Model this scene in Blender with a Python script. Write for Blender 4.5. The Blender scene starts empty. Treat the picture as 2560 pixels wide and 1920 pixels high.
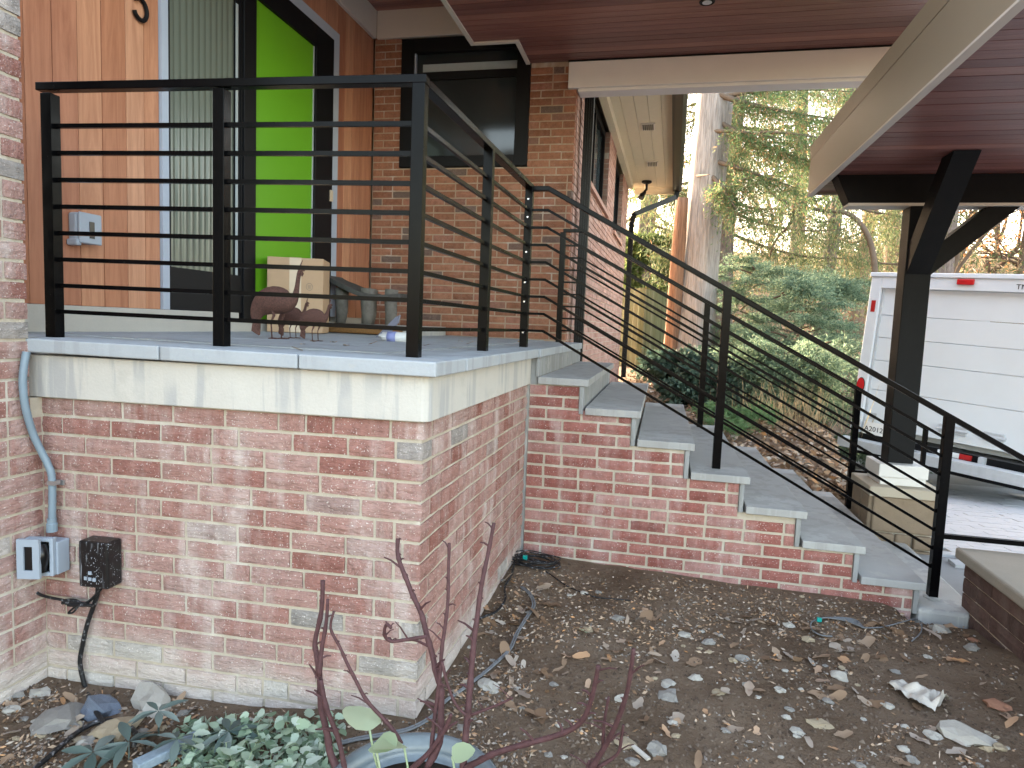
import bpy, math, random
import numpy as np
from mathutils import Vector, Matrix, noise as mnoise

# ------------------------------------------------------------------ camera, world, sun, exposure
scene = bpy.context.scene
ZC = 1.4
A_FRONT = 0.0410286
YAW, PITCH, ROLL, FPX = -0.218514181, 0.0884705878, -0.0392198151, 1653.90587

def cam_axes(yaw, pit, rol):
    cy, sy = math.cos(yaw), math.sin(yaw); cp, sp = math.cos(pit), math.sin(pit); cr, sr = math.cos(rol), math.sin(rol)
    fwd = np.array([sy*cp, cy*cp, -sp]); right = np.array([cy, -sy, 0.]); down = np.cross(fwd, right)
    return np.array([right*cr + down*sr, -right*sr + down*cr, fwd])
RC = cam_axes(YAW, PITCH, ROLL)
camd = bpy.data.cameras.new('camera'); cam = bpy.data.objects.new('camera', camd)
scene.collection.objects.link(cam)
mw = Matrix.Identity(4)
for i in range(3):
    mw[i][0], mw[i][1], mw[i][2] = RC[0][i], -RC[1][i], -RC[2][i]
mw[2][3] = ZC
cam.matrix_world = mw
camd.sensor_width = 36; camd.lens = FPX/2560*36; camd.clip_start = .05; camd.clip_end = 600
scene.camera = cam

SUN_EL, SUN_AZ = math.radians(17), math.radians(-38)      # azimuth from +y towards +x
sdir = Vector((math.sin(SUN_AZ)*math.cos(SUN_EL), math.cos(SUN_AZ)*math.cos(SUN_EL), math.sin(SUN_EL)))
world = bpy.data.worlds.new('World'); scene.world = world; world.use_nodes = True
wn = world.node_tree; bg = wn.nodes['Background']
sky = wn.nodes.new('ShaderNodeTexSky'); sky.sky_type = 'NISHITA'; sky.sun_disc = False
sky.sun_elevation = SUN_EL; sky.sun_rotation = SUN_AZ
sky.air_density = 1.0; sky.dust_density = 3.0; sky.ozone_density = .7
tint = wn.nodes.new('ShaderNodeMix'); tint.data_type = 'RGBA'; tint.blend_type = 'MULTIPLY'; tint.inputs[0].default_value = 1
tint.inputs[7].default_value = (1.185, .985, .815, 1)          # warm tint as a white balance against the blue, evenly over the whole sky
wn.links.new(sky.outputs['Color'], tint.inputs[6]); wn.links.new(tint.outputs[2], bg.inputs['Color']); bg.inputs['Strength'].default_value = 0.15
sund = bpy.data.lights.new('sun', 'SUN'); sund.energy = 2.4; sund.angle = math.radians(.6); sund.color = (1, .86, .68)
sun = bpy.data.objects.new('sun', sund); scene.collection.objects.link(sun)
sun.rotation_euler = sdir.to_track_quat('Z', 'Y').to_euler()
scene.view_settings.view_transform = 'Standard'; scene.view_settings.look = 'None'
scene.view_settings.gamma = 1.0; scene.view_settings.use_curve_mapping = False
scene.view_settings.exposure = 3.65
scene.render.engine = 'CYCLES'

# ------------------------------------------------------------------ measuring: a point of the place from where the photo shows it
def ray(u, v): return RC.T @ np.array([(u-1280)/FPX, (v-960)/FPX, 1.])
def atz(u, v, z): d = ray(u, v); q = d*(z-ZC)/d[2]; return Vector((q[0], q[1], z))
def aty(u, v, y): d = ray(u, v); q = d*y/d[1]; return Vector((q[0], y, q[2]+ZC))
def atx(u, v, x): d = ray(u, v); q = d*x/d[0]; return Vector((x, q[1], q[2]+ZC))
def atp(u, v, p, n):
    d = ray(u, v); p = np.array([p[0], p[1], p[2]-ZC]); n = np.array(n)
    q = d*(p@n)/(d@n); return Vector((q[0], q[1], q[2]+ZC))
def z4x(i, x, y):
    o = {1:(0,0),2:(850,0),3:(1700,0),4:(0,640),5:(850,640),6:(1700,640),7:(0,1280),8:(850,1280),9:(1700,1280)}[i]
    return o[0]+x/2.572093, o[1]+y/2.572093
DF = Vector((math.cos(A_FRONT), math.sin(A_FRONT), 0)); NF = Vector((math.sin(A_FRONT), -math.cos(A_FRONT), 0))  # along / out of the porch front
SC = Vector((-.708, 2.048, 0))                     # slab corner in plan

R = random.Random(7)
# ------------------------------------------------------------------ object helpers
COL = scene.collection
class MB:
    def __init__(s): s.v = []; s.f = []
    def add(s, vs, fs):
        o = len(s.v); s.v += [tuple(p) for p in vs]; s.f += [tuple(i+o for i in f) for f in fs]; return s
    def hexa(s, p):        # 4 bottom ccw + 4 top
        return s.add(p, [(3,2,1,0),(4,5,6,7),(0,1,5,4),(1,2,6,5),(2,3,7,6),(3,0,4,7)])
    def box(s, x0, x1, y0, y1, z0, z1):
        return s.hexa([(x0,y0,z0),(x1,y0,z0),(x1,y1,z0),(x0,y1,z0),(x0,y0,z1),(x1,y0,z1),(x1,y1,z1),(x0,y1,z1)])
    def obox(s, c, a, b, h, z0, z1):   # centre, unit dir a, half sizes along a (b) and across (h)
        a = Vector((a[0], a[1], 0)).normalized(); n = Vector((-a.y, a.x, 0)); c = Vector((c[0], c[1], 0))
        q = [c-a*b-n*h, c+a*b-n*h, c+a*b+n*h, c-a*b+n*h]
        return s.hexa([(p.x,p.y,z0) for p in q]+[(p.x,p.y,z1) for p in q])
    def bar(s, p, q, w, h, up=(0,0,1)):
        p = Vector(p); q = Vector(q); d = (q-p).normalized(); up = Vector(up)
        r = d.cross(up).normalized(); u = r.cross(d)
        r *= w/2; u *= h/2
        return s.hexa([p-r-u, p+r-u, q+r-u, q-r-u, p-r+u, p+r+u, q+r+u, q-r+u]) if False else s.add(
            [p-r-u,p+r-u,p+r+u,p-r+u,q-r-u,q+r-u,q+r+u,q-r+u],[(0,1,2,3),(7,6,5,4),(0,4,5,1),(1,5,6,2),(2,6,7,3),(3,7,4,0)])
    def prism(s, poly, z0, z1):
        n = len(poly); zz0 = z0 if callable(z0) else (lambda x,y: z0); zz1 = z1 if callable(z1) else (lambda x,y: z1)
        vs = [(x,y,zz0(x,y)) for x,y in poly]+[(x,y,zz1(x,y)) for x,y in poly]
        return s.add(vs, [tuple(range(n-1,-1,-1)), tuple(range(n,2*n))]+[(i,(i+1)%n,n+(i+1)%n,n+i) for i in range(n)])
    def extr(s, poly, vec):
        n = len(poly); vec = Vector(vec); P = [Vector(p) for p in poly]
        return s.add(P+[p+vec for p in P], [tuple(range(n-1,-1,-1)), tuple(range(n,2*n))]+[(i,(i+1)%n,n+(i+1)%n,n+i) for i in range(n)])
    def tube(s, pts, rad, n=8, cap=True, flat=1.0):
        P = [Vector(p) for p in pts]; m = len(P)
        if not hasattr(rad, '__len__'): rad = [rad]*m
        vs = []; prev = None
        for i in range(m):
            d = (P[min(i+1,m-1)]-P[max(i-1,0)]).normalized()
            if prev is None:
                prev = d.orthogonal().normalized()
            a = (prev - d*prev.dot(d))
            a = a.normalized() if a.length > 1e-6 else d.orthogonal().normalized()
            prev = a; b = d.cross(a)
            for k in range(n):
                t = 2*math.pi*k/n
                vs.append(P[i]+a*math.cos(t)*rad[i]+b*math.sin(t)*rad[i]*flat)
        fs = [(i*n+k, i*n+(k+1)%n, (i+1)*n+(k+1)%n, (i+1)*n+k) for i in range(m-1) for k in range(n)]
        if cap: fs += [tuple(range(n-1,-1,-1)), tuple((m-1)*n+k for k in range(n))]
        return s.add(vs, fs)
    def rings(s, secs, cap=True):     # list of equal-length vertex loops
        n = len(secs[0]); m = len(secs)
        vs = [p for q in secs for p in q]
        fs = [(i*n+k, i*n+(k+1)%n, (i+1)*n+(k+1)%n, (i+1)*n+k) for i in range(m-1) for k in range(n)]
        if cap: fs += [tuple(range(n-1,-1,-1)), tuple((m-1)*n+k for k in range(n))]
        return s.add(vs, fs)
    def lathe(s, prof, n=24, c=(0,0,0)):
        return s.rings([[(c[0]+r*math.cos(2*math.pi*k/n), c[1]+r*math.sin(2*math.pi*k/n), c[2]+z) for k in range(n)] for r, z in prof])
    def mesh(s, name, smooth=False):
        me = bpy.data.meshes.new(name); me.from_pydata(s.v, [], s.f); me.update()
        if smooth: me.polygons.foreach_set('use_smooth', [True]*len(me.polygons))
        return me
    def build(s, name, mat, parent=None, smooth=False, bevel=0, local=False, **kw):
        return put(name, s.mesh(name, smooth), mat, parent, bevel=bevel, local=local, **kw)

def props(o, label=None, cat=None, group=None, kind=None):
    if label: o['label'] = label
    if cat: o['category'] = cat
    if group: o['group'] = group
    if kind: o['kind'] = kind
    return o
def put(name, me, mat, parent=None, bevel=0, local=False, label=None, cat=None, group=None, kind=None):
    o = bpy.data.objects.new(name, me); COL.objects.link(o)
    if mat is not None and not me.materials: me.materials.append(mat)
    if parent is not None: adopt(o, parent, local)
    if bevel:
        b = o.modifiers.new('bevel', 'BEVEL'); b.width = bevel; b.segments = 2; b.limit_method = 'ANGLE'; b.angle_limit = .7
    return props(o, label, cat, group, kind)
def adopt(o, parent, local=False):
    o.parent = parent
    if not local: o.matrix_parent_inverse = wm(parent).inverted()
def wm(o):
    m = o.matrix_basis
    if o.parent is not None: m = wm(o.parent) @ o.matrix_parent_inverse @ m
    return m
def thing(name, label, cat, loc=(0,0,0), group=None, matrix=None):
    o = bpy.data.objects.new(name, None); COL.objects.link(o); o.empty_display_size = .1
    if matrix is not None: o.matrix_basis = matrix
    else: o.location = loc
    return props(o, label, cat, group)
def np_mesh(name, V, F):
    V = np.asarray(V, dtype=np.float32); F = np.asarray(F, dtype=np.int32); k = F.shape[1]
    me = bpy.data.meshes.new(name); me.vertices.add(len(V)); me.vertices.foreach_set('co', V.ravel())
    me.loops.add(F.size); me.loops.foreach_set('vertex_index', F.ravel())
    me.polygons.add(len(F)); me.polygons.foreach_set('loop_start', np.arange(0, F.size, k, dtype=np.int32))
    me.update(calc_edges=True); return me

# ------------------------------------------------------------------ materials
class N:
    def __init__(s, name, rough=.6, spec=.3, metal=0):
        s.m = bpy.data.materials.new(name); s.m.use_nodes = True; s.t = s.m.node_tree
        s.b = s.t.nodes['Principled BSDF']
        s.b.inputs['Roughness'].default_value = rough; s.b.inputs['Metallic'].default_value = metal
        s.b.inputs['Specular IOR Level'].default_value = spec
    def n(s, typ, ins=None, **kw):
        nd = s.t.nodes.new('ShaderNode'+typ)
        for k, v in kw.items(): setattr(nd, k, v)
        for k, v in (ins or {}).items(): s.set(nd, k, v)
        return nd
    def set(s, nd, k, v):
        if isinstance(v, bpy.types.NodeSocket): s.t.links.new(v, nd.inputs[k])
        else: nd.inputs[k].default_value = v
    def coord(s, kind='Object'): return s.n('TexCoord').outputs[kind]
    def pos(s): return s.n('NewGeometry').outputs['Position']
    def rnd(s): return s.n('ObjectInfo').outputs['Random']
    def isl(s): return s.n('NewGeometry').outputs['Random Per Island']
    def map(s, v, sc=(1,1,1), off=(0,0,0)):
        return s.n('Mapping', {'Vector': v, 'Scale': sc, 'Location': off}).outputs[0]
    def shift(s, v, r, k=50):
        m = s.n('Math', {0: r, 1: k}, operation='MULTIPLY').outputs[0]
        return s.n('VectorMath', {0: v, 1: m}, operation='ADD').outputs[0]
    def noise(s, v, sc=5, det=4, rough=.55, dist=0):
        return s.n('TexNoise', {'Vector': v, 'Scale': sc, 'Detail': det, 'Roughness': rough, 'Distortion': dist}).outputs['Fac']
    def vor(s, v, sc=5, feat='F1', out='Distance', rnd=1.0):
        return s.n('TexVoronoi', {'Vector': v, 'Scale': sc, 'Randomness': rnd}, feature=feat).outputs[out]
    def ramp(s, f, stops, interp='LINEAR'):
        r = s.n('ValToRGB', {'Fac': f}); cr = r.color_ramp; cr.interpolation = interp
        while len(cr.elements) < len(stops): cr.elements.new(.5)
        for e, (p, c) in zip(cr.elements, stops):
            e.position = p; e.color = c if len(c) == 4 else (*c, 1)
        return r.outputs['Color']
    def step(s, f, a, b): return s.n('MapRange', {'Value': f, 'From Min': a, 'From Max': b}, interpolation_type='SMOOTHSTEP').outputs[0]
    def mul(s, a, b): return s.n('Math', {0: a, 1: b}, operation='MULTIPLY').outputs[0]
    def addm(s, a, b): return s.n('Math', {0: a, 1: b}, operation='ADD').outputs[0]
    def mix(s, f, a, b, mode='MIX'):
        nd = s.n('Mix', data_type='RGBA', blend_type=mode)
        s.set(nd, 0, f)
        for i, v in ((6, a), (7, b)):
            if isinstance(v, tuple) and len(v) == 3: v = (*v, 1)
            s.set(nd, i, v)
        return nd.outputs[2]
    def hsv(s, c, h=.5, sa=1, v=1): return s.n('HueSaturation', {'Color': c, 'Hue': h, 'Saturation': sa, 'Value': v}).outputs[0]
    def col(s, c):
        if isinstance(c, tuple) and len(c) == 3: c = (*c, 1)
        s.set(s.b, 'Base Color', c); return s
    def bump(s, h, st=.3, d=.01):
        s.set(s.b, 'Normal', s.n('Bump', {'Height': h, 'Strength': st, 'Distance': d}).outputs[0]); return s
    def rough(s, v): s.set(s.b, 'Roughness', v); return s

def plain(name, c, rough=.5, spec=.3, metal=0, nz=.12, sc=14, bump=.0):
    n = N(name, rough, spec, metal); p = n.coord()
    f = n.noise(p, sc, 5)
    n.col(n.mix(f, tuple(x*(1-nz) for x in c), tuple(min(1, x*(1+nz)) for x in c)))
    if bump: n.bump(n.noise(p, sc*6, 4), bump, .004)
    return n.m
def brick_mat(name, stops, haze, haze_col, joined=False, streak=1.0, bump=.5, speck=.0, low=0, rag=.35):
    n = N(name, .85, .15)
    r = n.isl() if joined else n.rnd()
    p = n.shift(n.coord(), r, 31)
    w = n.pos()
    c = n.ramp(r, stops)
    f = n.noise(p, 26, 6, .65)
    c = n.mix(n.mul(n.step(f, .35, .75), .6), c, n.hsv(c, .5, 1.05, .5))
    cr = n.step(n.noise(n.map(p, (.5, .5, 2.6)), 34, 5, .75, .8), .60, .70)
    c = n.mix(n.mul(cr, rag), c, n.hsv(c, .5, 1, .35))
    h1 = n.step(n.noise(n.map(w, (5, 5, .9)), 1.6, 5, .6), .42, .68)
    h2 = n.step(n.noise(p, 9, 5, .6), .3, .7)
    hz = n.mul(n.mul(h1, n.addm(n.mul(h2, .6), .4)), haze)
    # each brick takes the bloom differently
    r2 = n.n('TexWhiteNoise', {'W': r}, noise_dimensions='1D').outputs['Value']
    hz = n.mul(hz, n.addm(n.mul(r2, .8), .35))
    c = n.mix(hz, c, haze_col)
    if low:
        zz = n.n('SeparateXYZ', {0: w}).outputs[2]
        lf = n.step(n.addm(zz, n.mul(n.noise(w, 4, 5, .6), .34)), .40, .14)
        c = n.mix(n.mul(lf, low), c, (.58,.54,.49))
    if speck:
        sp = n.step(n.noise(p, 150, 2, .5), .645, .69)
        c = n.mix(n.mul(sp, speck), c, (.75, .7, .66))
    n.col(c)
    n.bump(n.addm(n.noise(n.map(p, (.35, .35, 1)), 60, 5, .7), n.mul(n.noise(n.map(p, (1, 1, 2.2)), 22, 4, .6), .8)), bump, .012)
    return n.m
MAT = {}
FB = [(0,(.255,.11,.088)),(.15,(.315,.155,.13)),(.45,(.355,.20,.17)),(.75,(.39,.24,.21)),(.955,(.33,.2,.175)),(.965,(.27,.245,.23)),(1,(.30,.275,.25))]
MAT['brick_front'] = brick_mat('weathered pink brick', FB, .8, (.585,.52,.485), bump=1.0, speck=.6, low=.75, rag=.6)
SB = [(0,(.21,.075,.062)),(.3,(.26,.097,.08)),(.6,(.30,.125,.105)),(.85,(.35,.185,.163)),(1,(.27,.135,.12))]
MAT['brick_stair'] = brick_mat('deep red brick', SB, .6, (.52,.41,.385), bump=.4, speck=.5)
HB = [(0,(.225,.098,.06)),(.35,(.31,.14,.085)),(.7,(.37,.175,.11)),(.9,(.33,.15,.105)),(.96,(.14,.10,.085)),(1,(.17,.115,.095))]
MAT['brick_house'] = brick_mat('brown red house brick', HB, .15, (.4,.3,.24), bump=.5, speck=.2)
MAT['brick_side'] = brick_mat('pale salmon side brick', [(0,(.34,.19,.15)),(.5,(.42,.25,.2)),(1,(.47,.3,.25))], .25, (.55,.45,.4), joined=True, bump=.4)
MAT['brick_garden'] = brick_mat('dark brown wall brick', [(0,(.085,.05,.042)),(.5,(.11,.065,.055)),(1,(.15,.09,.075))], .25, (.3,.24,.2), bump=.7)
def mortar(name, c):
    n = N(name, .95, .1); w = n.pos()
    f = n.noise(w, 18, 6, .65)
    k = n.mix(f, tuple(x*.72 for x in c), tuple(x*1.15 for x in c))
    n.col(n.mix(n.mul(n.step(n.noise(n.map(w,(4,4,1)), 2, 4), .5, .7), .5), k, (.6,.57,.52)))
    n.bump(n.noise(w, 160, 4), .5, .006); return n.m
MAT['mortar'] = mortar('buff mortar', (.45,.395,.315)); MAT['mortar_dark'] = mortar('tan mortar', (.40,.30,.22)); MAT['caulk'] = mortar('grey joint mortar', (.24,.24,.235))

def stone_mat(name, a, b, stain=None, rough=.75, bump=.25, obj=True, sc=6):
    n = N(name, rough, .25); p = n.shift(n.coord(), n.rnd(), 17) if obj else n.coord()
    f = n.noise(p, sc, 7, .62); g = n.noise(p, sc*16, 4, .6)
    c = n.mix(f, a, b); c = n.mix(n.mul(g, .35), c, tuple(x*.72 for x in a))
    if stain:
        st = n.step(n.noise(n.map(p, (8, 8, .5)), 1.6, 5, .6), .48, .56)
        st = n.mul(st, n.step(n.noise(p, 2.3, 3), .38, .52))
        c = n.mix(n.mul(st, .75), c, stain)
        bl = n.step(n.noise(p, 5, 6, .7), .56, .66); c = n.mix(n.mul(bl, .45), c, (.40,.385,.35))
    n.col(c); n.bump(n.addm(g, n.mul(f, .6)), bump, .006); return n.m
MAT['bluestone'] = stone_mat('blue grey bluestone', (.31,.335,.36), (.41,.435,.455), stain=(.28,.295,.31))
MAT['tread'] = stone_mat('grey thermal bluestone', (.30,.298,.29), (.385,.385,.375), rough=.8, stain=(.27,.265,.255))
MAT['riser'] = stone_mat('light grey stone riser', (.24,.245,.245), (.31,.315,.31), stain=(.2,.2,.19))
MAT['limestone'] = stone_mat('pale limestone', (.45,.43,.39), (.565,.545,.50), stain=(.33,.33,.33))
MAT['concrete'] = stone_mat('grey concrete', (.40,.40,.385), (.50,.495,.475), stain=(.3,.3,.3))
MAT['sill'] = stone_mat('buff concrete sill', (.42,.40,.36), (.5,.48,.44))
MAT['cap'] = stone_mat('tan concrete cap', (.27,.235,.19), (.34,.30,.25), bump=.4)
MAT['ped_cap'] = stone_mat('buff stone cap', (.36,.31,.24), (.44,.39,.31))
MAT['ped_stone'] = stone_mat('brown field stone', (.17,.125,.085), (.31,.235,.16), bump=.8)
MAT['paver'] = stone_mat('pale grey paver', (.40,.405,.42), (.52,.525,.535), rough=.7)
MAT['paver_bed'] = stone_mat('paver joint sand', (.26,.26,.26), (.33,.33,.33), obj=False)
MAT['rock'] = stone_mat('grey field rock', (.22,.205,.185), (.33,.31,.28), bump=.5)
MAT['rock_tan'] = stone_mat('tan rock', (.32,.25,.16), (.43,.36,.26), bump=.5)
MAT['rock_pale'] = stone_mat('pale broken stone', (.36,.335,.29), (.50,.47,.42), bump=.5)
MAT['rock_red'] = stone_mat('rusty brick scrap', (.30,.14,.085), (.38,.21,.14), bump=.5)
MAT['rock_blue'] = stone_mat('dark wet slate', (.08,.1,.14), (.2,.23,.28), bump=.5, rough=.35)

def black_mat(name, c, rough):
    n = N(name, rough, .09); p = n.coord()
    n.col(n.mix(n.step(n.noise(p, 90, 3), .72, .76), c, tuple(min(1, x*2.5+.03) for x in c)))
    n.rough(n.addm(n.mul(n.noise(p, 20, 3), .2), rough-.1)); return n.m
MAT['rail'] = black_mat('black powder coated steel', (.0018,.0018,.0022), .23)
MAT['blackwood'] = plain('black stained timber', (.0045,.0048,.0055), .6, .16, nz=.3, sc=20, bump=.25)
MAT['black_frame'] = plain('black window aluminium', (.004,.0045,.006), .5, .2)
MAT['gutter'] = plain('black gutter metal', (.004,.0045,.005), .4, .3)
MAT['dark_fascia'] = plain('dark bronze drip edge', (.10,.082,.07), .5, .3)
MAT['tan_fascia'] = plain('tan fascia metal', (.31,.26,.195), .45, .35, nz=.04, sc=3)
MAT['beige'] = plain('beige painted trim', (.60,.555,.50), .6, .25, nz=.05, sc=5, bump=.08)
MAT['beam'] = plain('off white beam paint', (.74,.71,.68), .55, .3, nz=.05, sc=6, bump=.1)
MAT['soffit'] = plain('cream soffit paint', (.60,.545,.42), .6, .25, nz=.05)
MAT['grey_trim'] = plain('blue grey door trim', (.36,.41,.49), .5, .3, nz=.06)
MAT['green'] = plain('lime green door paint', (.125,.35,.014), .35, .4, nz=.05, sc=3)
MAT['white'] = plain('white paint', (.78,.78,.77), .4, .4, nz=.04, sc=5)
MAT['plinth'] = plain('off white plinth paint', (.60,.585,.56), .5, .3, nz=.06)
MAT['outlet'] = plain('grey blue plastic', (.30,.345,.405), .4, .4, nz=.05)
MAT['blackplastic'] = plain('black plastic', (.004,.004,.0045), .3, .5)
MAT['metal'] = plain('galvanised steel', (.5,.51,.52), .35, .5, metal=.85)
MAT['alu'] = plain('pale galvanised bumper', (.52,.55,.58), .45, .5, metal=.3, nz=.2)
MAT['red'] = plain('red lamp plastic', (.5,.012,.016), .25, .5)
MAT['truck'] = plain('white truck paint', (.68,.725,.77), .4, .4, nz=.05, sc=3)
MAT['red_tape'] = plain('red reflective tape', (.42,.014,.014), .4, .4)
MAT['lens'] = plain('white lamp lens', (.75,.78,.8), .25, .5)
MAT['rubber'] = plain('tyre rubber', (.006,.006,.006), .8, .2)
MAT['text'] = plain('dark lettering', (.004,.004,.005), .6, .2)
MAT['tape'] = plain('pale packing tape', (.55,.45,.33), .35, .4)
MAT['card'] = plain('brown cardboard', (.43,.30,.19), .85, .15, nz=.08)
MAT['paper'] = plain('white wrapper', (.62,.63,.62), .5, .3, nz=.1)
MAT['paper_blue'] = plain('blue print', (.22,.25,.48), .5, .3)
MAT['flap'] = plain('grey mesh fabric', (.20,.205,.25), .8, .2, nz=.2, sc=60)
MAT['bone'] = plain('bleached scrap', (.52,.48,.42), .8, .2, nz=.14, sc=30, bump=.4)
MAT['coir'] = plain('brown coir', (.22,.115,.045), .95, .1, nz=.5, sc=90, bump=.8)
MAT['stool'] = plain('weathered grey timber', (.15,.14,.125), .85, .15, nz=.5, sc=26, bump=.6)
MAT['stool_top'] = plain('dark weathered slab', (.075,.072,.068), .8, .2, nz=.4, sc=20, bump=.6)
MAT['chrome'] = plain('bright screw steel', (.75,.75,.75), .25, .6, metal=.9)
MAT['pale_strip'] = plain('pale blue grey strip', (.35,.40,.42), .5, .3)
MAT['teal'] = plain('teal connector', (.0,.28,.24), .4, .4)
MAT['plank'] = plain('weathered blue grey plank', (.22,.27,.31), .85, .15, nz=.5, sc=30, bump=.6)
def rust():
    n = N('rusty welded metal', .75, .3, .25); p = n.coord()
    n.col(n.ramp(n.noise(p, 55, 6, .7), [(.3,(.055,.03,.026)),(.5,(.12,.062,.05)),(.65,(.17,.085,.065)),(.75,(.27,.16,.13))]))
    n.bump(n.noise(p, 160, 4), .8, .006); return n.m
MAT['rust'] = rust()
def speckled():    # black box splashed with pale droplets
    n = N('black plastic with splashes', .35, .5); p = n.coord()
    d = n.vor(n.map(p, (1,1,.6)), 170)
    m1 = n.step(n.noise(p, 14, 4), .45, .6)
    f = n.mul(n.n('Math', {0: d, 1: .2}, operation='LESS_THAN').outputs[0], m1)
    st = n.mul(n.step(n.noise(n.map(p, (40,40,3)), 2, 5), .60, .68), .45)
    n.col(n.mix(n.n('Math', {0: f, 1: st}, operation='MAXIMUM').outputs[0], (.004,.004,.005), (.42,.45,.5))); return n.m
MAT['speckled'] = speckled()
def wood(name, stops, axis, rough=.5, spec=.3, grain=1.0, bump=.15):
    n = N(name, rough, spec); r = n.rnd(); p = n.shift(n.coord(), r, 23)
    sc = {'z': (7,7,.55), 'x': (.5,7,7)}[axis]
    f = n.noise(n.map(p, sc), 2.2, 6, .62, 1.2)
    fine = n.noise(n.map(p, tuple(x*5 for x in sc)), 4, 5, .7)
    base = n.ramp(r, stops)
    c = n.mix(n.mul(n.step(f, .3, .75), .55*grain), base, n.hsv(base, .49, 1.1, .55))
    c = n.mix(n.mul(n.step(fine, .45, .8), .4*grain), c, n.hsv(base, .5, 1, .6))
    n.col(c); n.bump(fine, bump, .003); return n.m
MAT['cedar'] = wood('clear cedar board', [(0,(.34,.14,.078)),(.3,(.48,.222,.122)),(.55,(.60,.325,.195)),(.8,(.41,.18,.105)),(1,(.54,.27,.16))], 'z', .5, .25, 1.3)
MAT['cedar_edge'] = plain('dark cedar corner trim', (.19,.065,.04), .6, .25, nz=.3, sc=12)
MAT['ceiling'] = wood('stained ceiling board', [(0,(.19,.082,.074)),(.4,(.245,.108,.094)),(.75,(.30,.135,.115)),(1,(.37,.175,.135))], 'x', .36, .45, 1.3, bump=.35)
def glass(name, c, rough=.05):
    n = N(name, rough, .6); n.col(c); n.b.inputs['IOR'].default_value = 1.5; return n.m
MAT['glass'] = glass('dark window glass', (.022,.028,.03), .08); MAT['glass_side'] = glass('pale window glass', (.05,.065,.07))
MAT['fluted'] = glass('fluted obscure glass', (.12,.14,.115), .2)
def soil():
    n = N('bare brown soil', .95, .1); w = n.pos()
    f = n.noise(w, 2.4, 8, .65); g = n.noise(w, 38, 6, .7)
    c = n.ramp(f, [(.3,(.115,.075,.048)),(.5,(.18,.125,.085)),(.7,(.245,.18,.128))])
    c = n.mix(n.mul(n.step(g, .45, .8), .6), c, (.20,.155,.12))
    far = n.step(n.n('SeparateXYZ', {0: w}).outputs[1], 9, 17)
    leaf = n.ramp(n.noise(w, 5, 8, .75), [(.3,(.08,.058,.04)),(.5,(.18,.128,.085)),(.7,(.30,.225,.165))])
    n.col(n.mix(far, c, leaf))
    n.bump(n.addm(n.noise(w, 22, 8, .75), n.mul(g, .7)), .9, .03); return n.m
MAT['soil'] = soil()
def bits(name, stops, rough=.85, trans=0.0):
    n = N(name, rough, .2); n.col(n.ramp(n.isl(), stops))
    if trans: leafy(n, stops, trans)
    return n.m
def leafy(n, stops, trans, src='isl'):
    t = n.n('BsdfTranslucent', {'Color': n.ramp(n.isl() if src == 'isl' else n.rnd(), [(p, tuple(min(1, x*1.5) for x in c)) for p, c in stops])})
    mx = n.n('MixShader', {0: trans}); out = n.t.nodes['Material Output']
    n.t.links.new(n.b.outputs[0], mx.inputs[1]); n.t.links.new(t.outputs[0], mx.inputs[2]); n.t.links.new(mx.outputs[0], out.inputs[0])
MAT['gravel'] = bits('gravel chips', [(0,(.19,.165,.135)),(.4,(.27,.235,.195)),(.7,(.37,.33,.28)),(.9,(.19,.14,.10)),(1,(.33,.22,.14))])
MAT['clod'] = bits('soil clods', [(0,(.07,.048,.033)),(.5,(.13,.092,.065)),(1,(.21,.16,.118))])
MAT['litter'] = bits('dry leaf bits', [(0,(.16,.095,.055)),(.3,(.30,.19,.115)),(.6,(.44,.33,.235)),(.85,(.38,.34,.3)),(1,(.48,.25,.11))])
def leaf_obj(name, stops, rough=.6, trans=.25, veins=True, edge=None):
    n = N(name, rough, .25); c = n.ramp(n.rnd(), stops)
    c = n.mix(n.mul(n.noise(n.coord(), 40, 4), .5), c, n.hsv(c, .5, 1, .65)); n.col(c)
    leafy(n, stops, trans, 'rnd'); return n.m
MAT['fallen'] = leaf_obj('fallen leaf', [(0,(.20,.12,.07)),(.4,(.36,.25,.165)),(.7,(.42,.37,.32)),(1,(.46,.25,.12))], .75, .15)
MAT['lamium'] = leaf_obj('silver green leaf', [(0,(.15,.22,.13)),(.3,(.32,.41,.30)),(.65,(.53,.60,.51)),(1,(.28,.37,.23))], .55, .25)
MAT['hellebore'] = leaf_obj('dark blue green leaf', [(0,(.06,.09,.08)),(.5,(.10,.14,.125)),(1,(.18,.22,.20))], .4, .1)
MAT['sprout'] = leaf_obj('pale green leaf', [(0,(.36,.44,.26)),(1,(.48,.54,.36))], .5, .3)
MAT['stem'] = plain('dark maroon stem', (.078,.036,.038), .65, .25, nz=.6, sc=50, bump=.5)
MAT['potglaze'] = plain('blue grey glazed pot', (.12,.145,.16), .25, .6, nz=.4, sc=18)
MAT['potsoil'] = plain('pot compost', (.05,.035,.025), .95, .1, nz=.4, sc=60, bump=.8)
def cable_m():
    n = N('dusty black cable', .5, .4); p = n.coord()
    n.col(n.mix(n.step(n.noise(p, 60, 4), .55, .75), (.008,.008,.009), (.22,.22,.23))); return n.m
MAT['cable'] = cable_m(); MAT['cable_grey'] = plain('grey cable sheath', (.16,.165,.17), .6, .3, nz=.4, sc=40)
MAT['conduit'] = plain('grey flexible conduit', (.17,.225,.27), .45, .4, nz=.15)
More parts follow.
